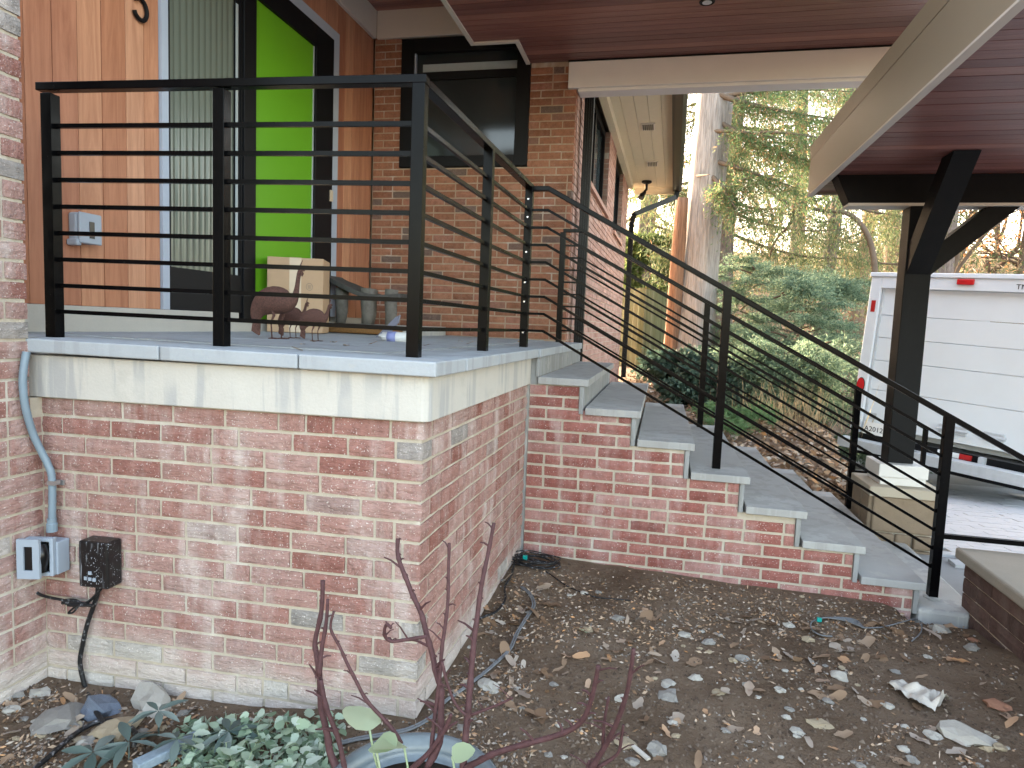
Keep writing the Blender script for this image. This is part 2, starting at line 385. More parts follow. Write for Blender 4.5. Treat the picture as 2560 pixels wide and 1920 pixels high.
def bark(name, a, b, sc=(9,9,.8), st=.9):
    n = N(name, .9, .1); p = n.coord()
    f = n.noise(n.map(p, sc), 2.5, 7, .68, .6); g = n.noise(n.map(p, tuple(x*.25 for x in sc)), 2, 3)
    c = n.mix(n.step(f, .25, .7), a, b); c = n.mix(n.mul(g, .35), c, tuple(x*.75 for x in b))
    n.col(c); n.bump(f, st, .04); return n.m
MAT['bark_pale'] = bark('stripped pale bark', (.13,.105,.09), (.40,.355,.325), (13,13,.7), 1.0); MAT['bark_red'] = bark('shaggy orange bark', (.07,.035,.022), (.31,.17,.105), (16,16,.5), 1.0)
MAT['bark_grey'] = bark('grey brown spruce bark', (.09,.07,.06), (.22,.175,.155), (7,7,2.2)); MAT['bark_pink'] = bark('pinkish pine bark', (.16,.11,.085), (.30,.22,.17))
MAT['twig'] = plain('brown twig', (.13,.095,.07), .9, .1, nz=.4, sc=8)
def fol(name, stops, trans=.35): return bits(name, stops, .7, trans)
MAT['spruce'] = fol('drooping spruce needles', [(0,(.055,.08,.04)),(.4,(.10,.135,.06)),(.75,(.15,.175,.085)),(.93,(.19,.165,.09)),(1,(.26,.15,.08))])
MAT['cedarfol'] = fol('green cedar sprays', [(0,(.06,.11,.045)),(.35,(.10,.165,.065)),(.6,(.14,.19,.08)),(.78,(.19,.17,.09)),(1,(.30,.165,.085))])
MAT['juniper'] = fol('blue green juniper sprays', [(0,(.06,.095,.06)),(.4,(.125,.185,.12)),(.8,(.19,.26,.165)),(1,(.26,.31,.19))])
MAT['yellowfol'] = fol('yellow green leaves', [(0,(.06,.09,.03)),(.5,(.12,.16,.05)),(1,(.2,.24,.09))])
MAT['ivy'] = fol('dark ivy leaves', [(0,(.03,.055,.04)),(.5,(.06,.10,.075)),(1,(.11,.16,.12))], .2)
MAT['groundfol'] = fol('small silver green leaves', [(0,(.10,.15,.09)),(.5,(.25,.33,.23)),(1,(.48,.55,.45))], .25)
MAT['fern'] = fol('bright fern fronds', [(0,(.09,.17,.07)),(1,(.18,.29,.14))])
MAT['dry'] = fol('dry straw stems', [(0,(.30,.23,.13)),(1,(.48,.40,.26))])
MAT['orange'] = fol('russet beech leaves', [(0,(.36,.15,.06)),(.5,(.50,.25,.11)),(1,(.58,.38,.2))])
MAT['farwood'] = fol('far wood tangle', [(0,(.05,.07,.035)),(.35,(.09,.11,.05)),(.6,(.14,.125,.075)),(.8,(.22,.16,.10)),(1,(.32,.25,.18))])
MAT['fence'] = wood('mossy fence board', [(0,(.16,.16,.085)),(.5,(.22,.22,.12)),(1,(.27,.25,.15))], 'z', .9, .1, 1.4)

# ------------------------------------------------------------------ brickwork
def brick_variant(L, H, D, seed, cut=False):
    r = random.Random(seed); m = MB(); nx, nz = 4, 2
    g = []
    for k in range(nz+1):
        for i in range(nx+1):
            e = i in (0, nx) or k in (0, nz)
            x = L*i/nx + (r.uniform(-.0015,.0015) if 0 < i < nx else r.uniform(0,.002)*(1 if i == 0 else -1))
            z = H*k/nz + (r.uniform(0,.0022)*(1 if k == 0 else -1) if k in (0, nz) else 0)
            g.append((x, (.0035 if e else 0)+r.uniform(-.0012,.0018), z))
    fs = [(k*(nx+1)+i, k*(nx+1)+i+1, (k+1)*(nx+1)+i+1, (k+1)*(nx+1)+i) for k in range(nz) for i in range(nx)]
    ring = list(range(nx+1))+[(k*(nx+1)+nx) for k in range(1, nz+1)]+[nz*(nx+1)+i for i in range(nx-1,-1,-1)]+[k*(nx+1) for k in range(nz-1,0,-1)]
    n0 = len(g); back = [(g[i][0], D, g[i][2]) for i in ring]
    q = len(ring)
    fs += [(ring[(j+1)%q], ring[j], n0+j, n0+(j+1)%q) for j in range(q)]
    m.add(g+back, fs); return m.mesh('brick')
def variants(L, H, D, mat, n=5):
    out = []
    for i in range(n):
        me = brick_variant(L, H, D, 100+i); me.materials.append(mat); out.append(me)
    return out
def frame_mat(O, u, n):
    m = Matrix.Identity(4); b = -Vector(n)
    for i in range(3): m[i][0] = u[i]; m[i][1] = b[i]; m[i][2] = (0,0,1)[i]; m[i][3] = O[i]
    return m
def row_bricks(u0, u1, L, gap, phase, r, headers=.06):
    out = []; x = u0 - phase
    while x < u1 - .015:
        l = L if r.random() > headers else L*.47
        a, b = max(x, u0), min(x+l, u1)
        if u1 - b < .045: b = u1
        if b - a > .022: out.append((a, b))
        if b == u1: break
        x += l+gap
    return out
class Wall:
    limit = 300
    def __init__(s, parent, vars, L, D): s.p = parent; s.v = vars; s.L = L; s.D = D; s.n = 0
    def brick(s, O, u, n, a, b, z, proud=0):
        s.n += 1
        o = bpy.data.objects.new('brick', s.v[R.randrange(len(s.v))]); COL.objects.link(o)
        nn = Vector(n); p = Vector(O)+Vector(u)*a+nn*(proud+R.uniform(-.0015,.0025)); p.z = z
        m = frame_mat(p, u, n)
        m = m @ Matrix.Rotation(R.uniform(-.006,.006), 4, 'Y') @ Matrix.Diagonal(((b-a)/s.L, 1, 1, 1))
        o.matrix_basis = m; adopt(o, s.p)

# ------------------------------------------------------------------ terrain
def sst(a, b, x): t = min(1, max(0, (x-a)/(b-a))); return t*t*(3-2*t)
def drive_z(y): return -.045-.085*max(0, min(y, 13)-4.9)
def edge_x(y): return 1.72 if y < 5.6 else 1.72+.10*(y-5.6)+.02*(y-5.6)**1.5
def terrain(x, y):
    front = .05*math.exp(-((x+.6)**2+(y-3.6)**2)/.5) + .018*mnoise.noise(Vector((x*1.7, y*1.7, 3)))+.006*mnoise.noise(Vector((x*7, y*7, 1)))
    front -= .05*(1-sst(-1.5,-.9,x))
    front -= .10*sst(1.3, 1.42, x)*sst(3.70, 3.78, y)+.05*sst(1.2, 1.4, x)*sst(3.3, 3.7, y)
    yb = max(0, y-5.2)
    garden = .02+.055*min(yb, 9)+.02*mnoise.noise(Vector((x*.9, y*.9, 8)))
    if y > 20: garden += (min(y, 60)-20)*.20+.8*mnoise.noise(Vector((x*.05, y*.05, 2)))*min(1, (y-20)/10)
    t = sst(4.2, 5.6, y)
    z = front*(1-t)+garden*t
    d = sst(edge_x(y)-.12, edge_x(y)+.28, x)*(1-sst(13, 16, y))
    if y < 3.95: d = sst(1.75, 1.9, x)
    return z*(1-d)+(drive_z(y)-.10)*d
def grid_mesh(name, xs, ys, fn):
    V = [(x, y, fn(x, y)) for y in ys for x in xs]; nx = len(xs)
    F = [(j*nx+i, j*nx+i+1, (j+1)*nx+i+1, (j+1)*nx+i) for j in range(len(ys)-1) for i in range(nx-1)]
    me = np_mesh(name, V, F); me.polygons.foreach_set('use_smooth', [True]*len(me.polygons)); return me
def lin(a, b, n): return [a+(b-a)*i/(n-1) for i in range(n)]
xs = lin(-120, -8, 24)[:-1]+lin(-8, -2.6, 16)[:-1]+lin(-2.6, 2.6, 150)[:-1]+lin(2.6, 10, 24)[:-1]+lin(10, 120, 22)
ys = lin(-90, -2, 16)[:-1]+lin(-2, 1, 12)[:-1]+lin(1, 4, 90)[:-1]+lin(4, 16, 90)[:-1]+lin(16, 150, 60)
put('ground', grid_mesh('ground', xs, ys, terrain), MAT['soil'], kind='structure')
dy = lin(-3, 13.5, 60)
drv = MB()
for j, y in enumerate(dy):
    e = edge_x(y)-.03 if y > 3.85 else 1.9
    for i in range(12): drv.v.append((e+.05+(9-e)*i/11, y, drive_z(y)-.012))
drv.f = [(j*12+i, j*12+i+1, (j+1)*12+i+1, (j+1)*12+i) for j in range(len(dy)-1) for i in range(11)]
drive = drv.build('driveway', MAT['paver_bed'], kind='structure')
pm = MB().box(0, .235, 0, .115, 0, .03).mesh('paver'); pm.materials.append(MAT['paver'])
rest = MB(); cnt = 0; cells = []
for j in range(46):
    y = 4.0+j*.121
    for i in range(20):
        x = 1.95+(.12 if j % 2 else 0)+i*.241
        if x < edge_x(y)+.1 or (y < 4.5 and x < 2.25): continue
        cells.append((x, y))
cells.sort(key=lambda c: 0 if (c[0] < .02+c[1]*.62 and c[1] < 8) else 1)
for x, y in cells:
    z = drive_z(y+.06)-.02+R.uniform(-.002,.002)
    if cnt < 300:
        o = bpy.data.objects.new('paver', pm); COL.objects.link(o)
        o.location = (x, y, z); o.rotation_euler = (-.085 if y > 4.9 else 0, 0, 0); adopt(o, drive); cnt += 1
    else:
        s = .085*.115 if y > 4.9 else 0
        rest.hexa([(x,y,z),(x+.235,y,z),(x+.235,y+.115,z-s),(x,y+.115,z-s),(x,y,z+.03),(x+.235,y,z+.03),(x+.235,y+.115,z+.03-s),(x,y+.115,z+.03-s)])
rest.build('paver_field', MAT['paver'], drive, kind='stuff')

# ------------------------------------------------------------------ porch: base, band, slab
ZS = 1.27
def zf(x, y): return ZS+.008*max(0, -.708-x)
porch = thing('brick_porch', 'raised brick porch with pale limestone band and blue grey stone floor slab', 'porch', (-1.5, 2.1, 0))
CB = SC - DF*.055 - NF*.055                  # brick corner in plan (front face plane, side face plane)
bx, by = CB.x, CB.y
core = MB(); q = .008
c0 = CB - DF*q - NF*q; l0 = c0 - DF*1.62
core.prism([(l0.x,l0.y),(c0.x,c0.y),(bx-q+.02,3.84),(l0.x,3.84)], -.25, 1.062)
core.build('mortar_core', MAT['mortar'], porch)
VF = variants(.2, .0605, .095, MAT['brick_front'], 6)
W = Wall(porch, VF, .2, .095); CF = .071
r = random.Random(3)
nside = Vector((1, 0, 0)); uside = (Vector((bx+.02, 3.83, 0))-Vector((bx, by, 0))).normalized(); nside = Vector((uside.y, -uside.x, 0))
Lf = 1.53; Ls = 1.72
for k in range(16):
    z = 1.0635-.071*(k+1)+.0055
    even = k % 2 == 0
    for a, b in row_bricks(0, Lf-(0 if even else .105), .2, .0095, .1 if not even else .0 if k % 4 else .05, r, .1):
        W.brick(CB-DF*Lf, DF, NF, a, b, z)
    for a, b in row_bricks(.105 if even else 0, Ls, .2, .0095, 0, r, .08):
        W.brick(CB, uside, nside, a, b, z)
band = MB()
o1 = .035
def off(o, x0=None):
    c = SC-DF*o-NF*o; return c
cc = off(o1); ll = cc-DF*1.585
rr = .04; arc = []
for i in range(6):
    t = -math.pi/2+i*math.pi/12*1.2 if False else -math.pi/2+(math.pi/2)*i/5
    arc.append((cc.x-rr+rr*math.cos(t), cc.y+rr+rr*math.sin(t)))
band.prism([(ll.x,ll.y)]+arc+[(cc.x+.015,3.785),(cc.x-.3,3.785),(cc.x-.3,cc.y+.3),(ll.x,ll.y+.3)], 1.063, 1.221)
band.build('limestone_band', MAT['limestone'], porch, bevel=.004)
# coping stones round the edge
def coping(poly, zt=.05, mat='bluestone'):
    MB().prism(poly, lambda x,y: zf(x,y)-zt, zf).build('coping_stone', MAT[mat], porch, bevel=.005)
fx = [0, .49, 1.02, 1.6]          # front joints measured along the edge from the corner
for i in range(3):
    a, b = fx[i]+.003, fx[i+1]-.003
    p0 = SC-DF*b; p1 = SC-DF*a; wv = -NF*.33
    q1 = p1+wv; q0 = p0+wv
    if i == 0: coping([(p0.x,p0.y),(p1.x,p1.y),(SC.x-.003+.005,q1.y),(q0.x,q0.y)])
    else: coping([(p0.x,p0.y),(p1.x,p1.y),(q1.x,q1.y),(q0.x,q0.y)])
ye = SC.y+.33; sx = lambda y: SC.x+.0134*(y-SC.y)
yj = [ye+.006, 2.86, 3.42, 3.765]
for i in range(3):
    a, b = yj[i], yj[i+1]-.005
    coping([(sx(a),a),(sx(b),b),(sx(b)-.33,b),(sx(a)-.33,a)])
for a, b in ((3.77,4.43),(4.435,5.1),(5.105,5.8)):
    coping([(-.672,a),(-.672,b),(-1.02,b),(-1.02,a)])
# floor stones
y0 = 2.41
rows = [(y0+.0,.55),(y0+.555,.6),(y0+1.16,.6),(y0+1.765,.6),(y0+2.37,.62),(y0+2.995,.64)]
for j, (ya, h) in enumerate(rows):
    x = -2.79; k = 0
    while x < -1.05:
        w = (.62, .75, .5)[(j+k) % 3]; x1 = min(x+w, -1.05 if ya > 2.5 else -1.05)
        MB().prism([(x,ya),(x1-.005,ya),(x1-.005,ya+h-.005),(x,ya+h-.005)], lambda x,y: zf(x,y)-.05, zf).build('floor_stone', MAT['bluestone'], porch)
        x = x1; k += 1
MB().box(-2.79, -2.31, 2.13, 2.405, 1.2, 1.281).build('floor_stone', MAT['bluestone'], porch)
MB().box(-2.79, -.83, 2.13, 6.04, 1.064, 1.218).build('floor_bed', MAT['mortar'], porch)
MB().box(-2.75, -.70, 3.86, 6.0, -.2, .9).build('base_core', MAT['mortar'], porch)

# ------------------------------------------------------------------ stairs
stairs = thing('staircase', 'flight of seven grey stone steps with red brick side descending right of the porch', 'stairs', (.4, 3.8, 0))
YT, YB, YE = 3.77, 3.79, 5.80
zt = [1.27-.162*i for i in range(8)]
xn = [None]+[-.39+.3035*(i-1) for i in range(1, 8)]
for i in range(1, 8):
    xl = (-.685 if i == 1 else xn[i-1]-.012)
    MB().box(xl, xn[i], YT+R.uniform(-.006,.004), YE, zt[i]-.042, zt[i]).build('tread', MAT['tread'], stairs, bevel=.004)
    zb = (zt[i+1]-.043 if i < 7 else -.04)
    MB().box(xn[i]-.05, xn[i]-.026, YB-.006, YE-.03, zb+.001, zt[i]-.043).build('riser', MAT['riser'], stairs, bevel=.002)
MB().box(-.70, -.681, YB-.006, YE-.03, zt[1]+.001, 1.2195).build('riser', MAT['riser'], stairs, bevel=.002)
body = MB()
for i in range(1, 8):
    x0 = (-.735 if i == 1 else xn[i-1]-.051); body.box(x0, xn[i]-.0515, YB+.008, YE-.05, -.2, zt[i]-.0435)
body.build('mortar_core', MAT['mortar'], stairs)
MB().box(-.785, -.736, YB-.004, YB+.06, -.05, 1.062).build('joint_strip', MAT['caulk'], stairs)
MB().box(-.755, -.69, YB+.004, YB+.06, 1.0625, 1.2185).build('end_block', MAT['riser'], stairs)
VS = variants(.195, .0555, .095, MAT['brick_stair'], 6)
W2 = Wall(stairs, VS, .195, .095); r = random.Random(11)
for k in range(17):
    zc = 1.0325-.0682*k; z0 = zc-.0287
    ph = 0 if k % 2 else .1
    if z0 < -.11: break
    u_end = -.735
    for i in range(1, 8):
        if zt[i]-.0435 >= z0+.03: u_end = xn[i]-.0535
    top = None
    for a, b in row_bricks(-.733, u_end, .195, .0125, ph, r, .04):
        W2.brick((0, YB, 0), (1,0,0), (0,-1,0), a, b, z0)
MB().prism([(1.405,3.775),(1.64,3.765),(1.72,3.90),(1.75,5.0),(1.42,5.8)], -.12, -.002).build('landing_pad', MAT['concrete'], stairs, bevel=.02)

# ------------------------------------------------------------------ railings
PW = .046
zbars = [2.09-.1025*i for i in range(8)]
rail = thing('porch_railing', 'black steel railing with horizontal bars around the porch edge', 'railing', (-.87, 2.25, ZS))
P3 = Vector((-.868, 2.253, 0)); P1 = P3-DF*1.502; P2 = P3-DF*.765; P5 = Vector((-.815, 3.95, 0)); P4 = P3.lerp(P5, .5)
def post(root, p, z0, z1, d=DF):
    m = MB().obox(p, d, PW/2, PW/2, z0, z1); return m.build('post', MAT['rail'], root, bevel=.002)
for p in (P1, P2, P3, P4, P5): post(rail, p, zf(p.x, p.y)-.004, 2.222, DF if p in (P1, P2, P3) else (0,1))
def zat(p): return .012*max(0, min(1, (P3.x-p.x)/1.5))
dS = (P5-P3).normalized()
tr = MB(); e0 = P1-DF*.045; e1 = P3+DF*.03-dS*.03*0
tr.bar((e0.x,e0.y,2.236+zat(P1)), (P3.x+.026,P3.y+.001,2.236), .045, .03)
tr.build('top_rail', MAT['rail'], rail, bevel=.003)
tr = MB(); a = P3+dS*.024; tr.bar((a.x,a.y,2.2355), (P5.x,P5.y+.024,2.2255), .045, .0295); tr.build('top_rail', MAT['rail'], rail, bevel=.003)
for z in zbars:
    for p, q2 in ((P1,P2),(P2,P3),(P3,P4),(P4,P5)):
        d = (q2-p).normalized()*(PW/2-.002); a = p+d; b = q2-d
        MB().bar((a.x,a.y,z+zat(p)), (b.x,b.y,z+zat(q2)), .016, .016).build('bar', MAT['rail'], rail)
for i, z in enumerate((2.15, 2.045, 1.84, 1.66, 1.545, 1.36)):
    MB().lathe([(.0,0),(.007,0),(.007,.003),(.004,.005),(0,.005)], 8).build('screw', MAT['chrome'], rail, local=False).matrix_basis = Matrix.Translation((P5.x-.002, P5.y-PW/2-.0005, z)) @ Matrix.Rotation(math.pi/2, 4, 'X')
def stair_rail(y, label):
    root = thing('stair_railing', label, 'railing', (.3, y, .3), 'stair railings')
    sl = -.5425; xb = -.70
    zr = lambda z0, x: z0+sl*(x-xb) if x > xb else z0
    xs0 = -.793 if y < 5 else -.86
    m = MB(); z0 = 2.214
    m.bar((xs0,y,z0),(xb+.004,y,z0),.04,.028); m.bar((xb-.002,y,z0+.001),(2.05,y,zr(z0,2.05)+.001),.04,.028)
    m.build('top_rail', MAT['rail'], root, bevel=.003)
    if y > 5: post(root, (-.86, y), zf(-.86, y)-.004, z0-.014, (1,0))
    X1, X2 = .352, 1.532
    post(root, (X1, y), zt[4]-.004, zr(z0, X1)-.002, (1,0)); post(root, (X2, y), -.01, zr(z0, X2)-.002, (1,0))
    for zb in zbars:
        for a, b in ((xs0, xb), (xb, X1-PW/2), (X1+PW/2, X2-PW/2)):
            MB().bar((a-(.002 if a > -.6 else 0),y,zr(zb,a)),(b+.002,y,zr(zb,b)),.015,.015).build('bar', MAT['rail'], root)
    loop = MB(); loop.bar((2.05-.016,y,zr(z0,2.05)+.002),(2.05-.016,y,.335),.03,.03,(1,0,0)); loop.build('end_post', MAT['rail'], root)
    MB().bar((X2+PW/2-.002,y,.35),(2.04,y,.35),.026,.026).build('return_bar', MAT['rail'], root)
    b = MB().lathe([(0,0),(.042,0),(.042,.008),(.03,.014),(0,.014)], 18, (X2,y,-.003)); b.build('base_plate', MAT['concrete'], root)
stair_rail(3.955, 'near black stair handrail in front of the stone treads')
stair_rail(5.65, 'far black stair handrail beyond the stone treads, next to the stone pedestal')

# ------------------------------------------------------------------ brick pier at the left edge of the picture
pier = thing('brick_pier', 'tall pink brick pier at the left edge beside the porch', 'pier', (-2.4, 1.6, 0))
PX = -2.268
MB().box(-2.6, PX-.008, .62, 1.983, -.2, 4.1).box(-2.6, PX-.006, 1.984, 2.05, -.2, 1.06).build('mortar_core', MAT['mortar'], pier)
W3 = Wall(pier, VF, .2, .095); r = random.Random(5)
for k in range(60):
    z = 1.0635-.071*17+.0055 + k*.071
    if z > 4.05: break
    e = 2.035 if z < .98 else 1.99
    for a, b in row_bricks(1.30, e-(.0 if k % 2 else 0), .2, .0095, .02 if k % 2 else .125, r, .05):
        W3.brick((PX, 0, 0), (0,1,0), (1,0,0), a, b, z)

# ------------------------------------------------------------------ house
house = thing('brick_house', 'brown brick house wall with black windows behind the porch', 'house', (-1.8, 6.1, 0))
YW = 6.05; XR = -.862
wall = MB()
for x0, x1, z0, z1 in ((-2.8,-2.53,-.2,4.05),(-2.53,-1.28,-.2,2.845),(-1.28,XR-.008,-.2,4.05)):
    wall.box(x0, x1, YW+.008, YW+.25, z0, z1)
win_wall = wall.build('front_wall', MAT['mortar_dark'], house)
VH = variants(.2, .0575, .095, MAT['brick_house'], 6)
W4 = Wall(win_wall, VH, .2, .095); r = random.Random(21); CH = .0678
nrow = 0
for k in range(41):
    z = 1.283+CH*k
    if z > 4.0: break
    spans = [(-2.795, XR)]
    if z+.0575 > 2.852: spans = [(-2.795,-2.527),(-1.283,XR)]
    if z > 3.72: spans = spans[:1]
    for s0, s1 in spans:
        for a, b in row_bricks(s0, s1, .2, .0103, 0 if k % 2 else .105, r, .03):
            if 2.845 > z+.0575 > 2.78 and a < -1.3 and b > -2.5: pass
            W4.brick((0, YW, 0), (1,0,0), (0,-1,0), a, b, z)
# window
win = MB(); fx0, fx1, fz0, fz1 = -2.525, -1.285, 2.853, 4.02
yf = YW-.012
def ring(m, x0, x1, z0, z1, t, y0, y1, tb=None):
    tb = tb or t
    m.box(x0, x0+t, y0, y1, z0, z1); m.box(x1-t, x1, y0, y1, z0, z1); m.box(x0+t, x1-t, y0, y1, z1-t, z1); m.box(x0+t, x1-t, y0, y1, z0, z0+tb)
ring(win, fx0, fx1, fz0, fz1, .125, yf, YW+.12, .1)
wfr = win.build('window', MAT['black_frame'], house, bevel=.003, label='large dark window with black frame over the porch')
MB().box(fx0+.125, fx1-.125, YW+.045, YW+.055, fz0+.1, fz1-.125).build('pane', MAT['glass'], wfr)
MB().box(fx0+.16, fx1-.125, YW+.02, YW+.045, 3.655, 3.725).build('dark_bar', MAT['black_frame'], wfr)
MB().box(fx0+.2, fx1-.13, YW+.035, YW+.0445, 3.727, 3.80).build('pale_strip', MAT['pale_strip'], wfr)  # pale strip and dark bar below it, added for bands reflected in the pane
MB().box(fx0+.125, fx0+.138, YW+.01, YW+.044, fz0+.1, fz1-.125).build('bead', MAT['grey_trim'], wfr)
# side wall running back
def sp(y): return Vector((XR+.012+(y-6.05)*.017, y, 0))
us = (sp(12.6)-sp(6.05)).normalized(); ns = Vector((us.y, -us.x, 0))
side = MB(); S0 = sp(6.05)
def sbox(m, a, b, o0, o1, z0, z1):     # along the side wall, outward offsets
    p = [S0+us*a+ns*o0, S0+us*a+ns*o1, S0+us*b+ns*o1, S0+us*b+ns*o0]
    return m.hexa([(v.x,v.y,z0) for v in p]+[(v.x,v.y,z1) for v in p])
wins = [(1.0, 3.0, 2.93, 3.99), (3.95, 5.4, 2.86, 3.99)]
for a, b, z0, z1 in ((.11,1.0,-.2,3.99),(1.0,3.0,-.2,2.93),(3.0,3.95,-.2,3.99),(3.95,5.4,-.2,2.86),(5.4,6.55,-.2,3.99)):
    sbox(side, a, b, -.4 if a > .5 else -.1, -.018, z0, z1)
sw = side.build('side_wall', MAT['mortar'], house)
sbk = MB(); r = random.Random(8)
for k in range(59):
    z = 3.93-.0678*k
    if z < -.1: break
    spans = [(0, 6.55)]
    cuts = [(a, b) for a, b, z0, z1 in wins if z+.0575 > z0]
    out = []; s = .103
    for a, b in cuts: out.append((s, a)); s = b
    out.append((s, 6.55))
    for s0, s1 in out:
        for a, b in row_bricks(s0, s1, .2, .0103, 0 if k % 2 else .1, r, .03):
            sbox(sbk, a, b, -.09, -.01+r.uniform(0,.004), z, z+.0575)
sbk.build('brick_courses', MAT['brick_side'], sw, kind='stuff')
for a, b, z0, z1 in wins:
    m = MB()
    sbox(m, a, a+.07, -.16, -.075, z0, z1); sbox(m, b-.07, b, -.16, -.075, z0, z1); sbox(m, a+.07, b-.07, -.16, -.075, z1-.07, z1); sbox(m, a+.07, b-.07, -.16, -.075, z0, z0+.07)
    mid = (a+b)/2; sbox(m, mid-.03, mid+.03, -.16, -.08, z0+.07, z1-.07)
    w = m.build('window', MAT['black_frame'], house)
    sbox(MB(), a+.07, b-.07, -.13, -.12, z0+.07, z1-.07).build('pane', MAT['glass_side'], w)
    sbox(MB(), a-.02, b+.02, -.12, .03, z0-.055, z0-.002).build('sill', MAT['brick_side'], w)
# roof block, eave soffit, vents, gutter, downspouts
MB().box(-9, -.93, 6.35, 12.5, -.2, 3.98).build('rear_block', MAT['mortar_dark'], house)
rf = MB(); rf.box(-9, -.02, 6.3, 13.15, 4.14, 4.35)
rf.prism([(-9,6.3),(-.02,6.3),(-.02,13.15),(-9,13.15)], 4.351, lambda x,y: 4.4+.35*min(1,max(0,(-.02-x)/9)*3))
rf.build('roof', MAT['dark_fascia'], house)
nb = 5
for i in range(nb):
    x0 = -.82+i*.157; x1 = x0+.153
    MB().prism([(x0,6.3),(x1,6.3),(x1+.11,13.05),(x0+.11,13.05)], 4.10+.002*(i%2), 4.138).build('soffit_board', MAT['soffit'], house)
sbox(MB(), .1, 6.6, -.02, .07, 3.99, 4.1).build('frieze_board', MAT['soffit'], house)
MB().prism([(-.66,13.05),(.08,13.05),(.08,13.12),(-.66,13.12)], 3.98, 4.14).build('end_board', MAT['soffit'], house)
for y, x in ((9.2,-.33),(11.2,-.30)):
    v = MB().box(x-.09, x+.09, y-.15, y+.15, 4.086, 4.099).build('vent', MAT['beige'], house)
    g = MB()
    for i in range(6): g.box(x-.07+i*.025, x-.056+i*.025, y-.12, y+.12, 4.08, 4.0855)
    g.build('vent_grille', MAT['blackplastic'], v)
MB().prism([(-.062,6.3),(-.026,6.3),(.084,13.05),(.05,13.05)], 4.02, 4.0995).build('fascia_board', MAT['gutter'], house)
gt = MB(); gp = [(-.03,4.145),(-.028,4.02),(.06,4.0),(.105,4.05),(.11,4.145),(.098,4.145),(.09,4.06),(.05,4.02),(-.015,4.03),(-.018,4.145)]
gt.extr([(x,6.3,z) for x,z in gp], (.11,6.8,0)); gt.build('gutter', MAT['gutter'], house)
def downspout(pts, w=.07, d=.055):
    m = MB()
    for p, q2 in zip(pts, pts[1:]): m.bar(p, q2, w, d, (1,0,0) if abs(Vector(q2).z-Vector(p).z) > .6*(Vector(q2)-Vector(p)).length else (0,0,1))
    for p in pts[1:-1]: m.tube([Vector(p)+Vector((0,0,-.04)), Vector(p)+Vector((0,0,.04))], .04, 8)
    o = m.build('downspout', MAT['gutter'], house)
    rb = MB()
    p, q2 = Vector(pts[-2]), Vector(pts[-1])
    for s in (-.022, 0, .022): rb.bar(p+Vector((s,-d/2-.012,0)), q2+Vector((s,-d/2-.012,0)), .008, .008, (1,0,0))
    rb.build('ribs', MAT['gutter'], o)
downspout([(-.775,6.36,4.0),(-.775,6.36,.9)], .075, .085)
downspout([(.14,12.98,4.02),(.11,12.98,3.9),(-.62,12.72,3.55),(-.66,12.70,3.4),(-.66,12.70,.5)], .09, .09)
lm = thing('flood_light', 'small black flood light hanging under the far end of the cream eave', 'light', (-.42,12.5,4.1))
MB().lathe([(0,0),(.09,0),(.09,-.03),(.05,-.05),(0,-.05)], 14, (-.42,12.5,4.1)).build('mount', MAT['gutter'], lm)
MB().tube([(-.42,12.5,4.05),(-.42,12.5,3.95),(-.47,12.45,3.87)], .025, 8).build('arm', MAT['gutter'], lm)
MB().tube([(-.44,12.48,3.90),(-.49,12.42,3.83),(-.51,12.40,3.78)], [.03,.05,.06], 12).build('head', MAT['gutter'], lm)

# ------------------------------------------------------------------ entry wall clad in cedar, with the green door
XW = -2.80
ent = thing('entry_wall', 'cedar clad entry wall with tall fluted sidelight and lime green door', 'wall', (XW, 4.2, ZS))
MB().box(-6, XW-.04, 2.11, 6.3, -.2, 4.6).build('backing', MAT['mortar_dark'], ent)
MB().box(XW-.039, XW+.03, 2.102, 3.95, 1.2, 1.412).build('concrete_sill', MAT['sill'], ent, bevel=.004)
MB().box(XW-.039, XW+.03, 5.335, 6.045, 1.2, 1.412).build('concrete_sill', MAT['sill'], ent, bevel=.004)
MB().box(XW-.038, XW+.02, 3.955, 5.33, 1.2, 1.37).build('threshold', MAT['sill'], ent)
ZT = 4.03
yb = [2.335, 2.47, 2.61, 2.746, 2.887, 3.041, 3.165, 3.275]
for a, b in zip(yb, yb[1:]):
    MB().box(XW-.03, XW-.004+R.uniform(-.0015,.0015), a+.002, b-.002, 1.413, ZT).build('cedar_board', MAT['cedar'], ent, bevel=.002)
MB().box(XW-.03, XW+.02, 2.102, 2.331, 1.413, ZT).build('corner_board', MAT['cedar_edge'], ent)
yb = [5.335, 5.475, 5.615, 5.755, 5.895, 6.035]
for a, b in zip(yb, yb[1:]):
    MB().box(XW-.03, XW-.004+R.uniform(-.0015,.0015), a+.002, b-.002, 1.413, ZT).build('cedar_board', MAT['cedar'], ent, bevel=.002)
zh = 3.70
trim = MB(); trim.box(XW-.035, XW+.012, 3.279, 3.33, 1.413, zh+.08); trim.box(XW-.035, XW+.012, 5.235, 5.331, 1.413, zh+.08); trim.box(XW-.035, XW+.012, 3.33, 5.235, zh, zh+.08)
trim.build('grey_casing', MAT['grey_trim'], ent)
MB().box(XW-.03, XW-.004, 3.279, 5.331, zh+.083, ZT).build('cedar_board', MAT['cedar'], ent)
sl_ = MB(); ring_y = lambda m, y0, y1, z0, z1, t, x0, x1, tb: (m.box(x0,x1,y0,y0+t,z0,z1), m.box(x0,x1,y1-t,y1,z0,z1), m.box(x0,x1,y0+t,y1-t,z1-t,z1), m.box(x0,x1,y0+t,y1-t,z0,z0+tb))
ring_y(sl_, 3.332, 4.02, 1.412, zh-.002, .02, XW-.03, XW+.004, .25)
sf = sl_.build('sidelight_frame', MAT['black_frame'], ent)
fl = MB(); pts = []
n = 90
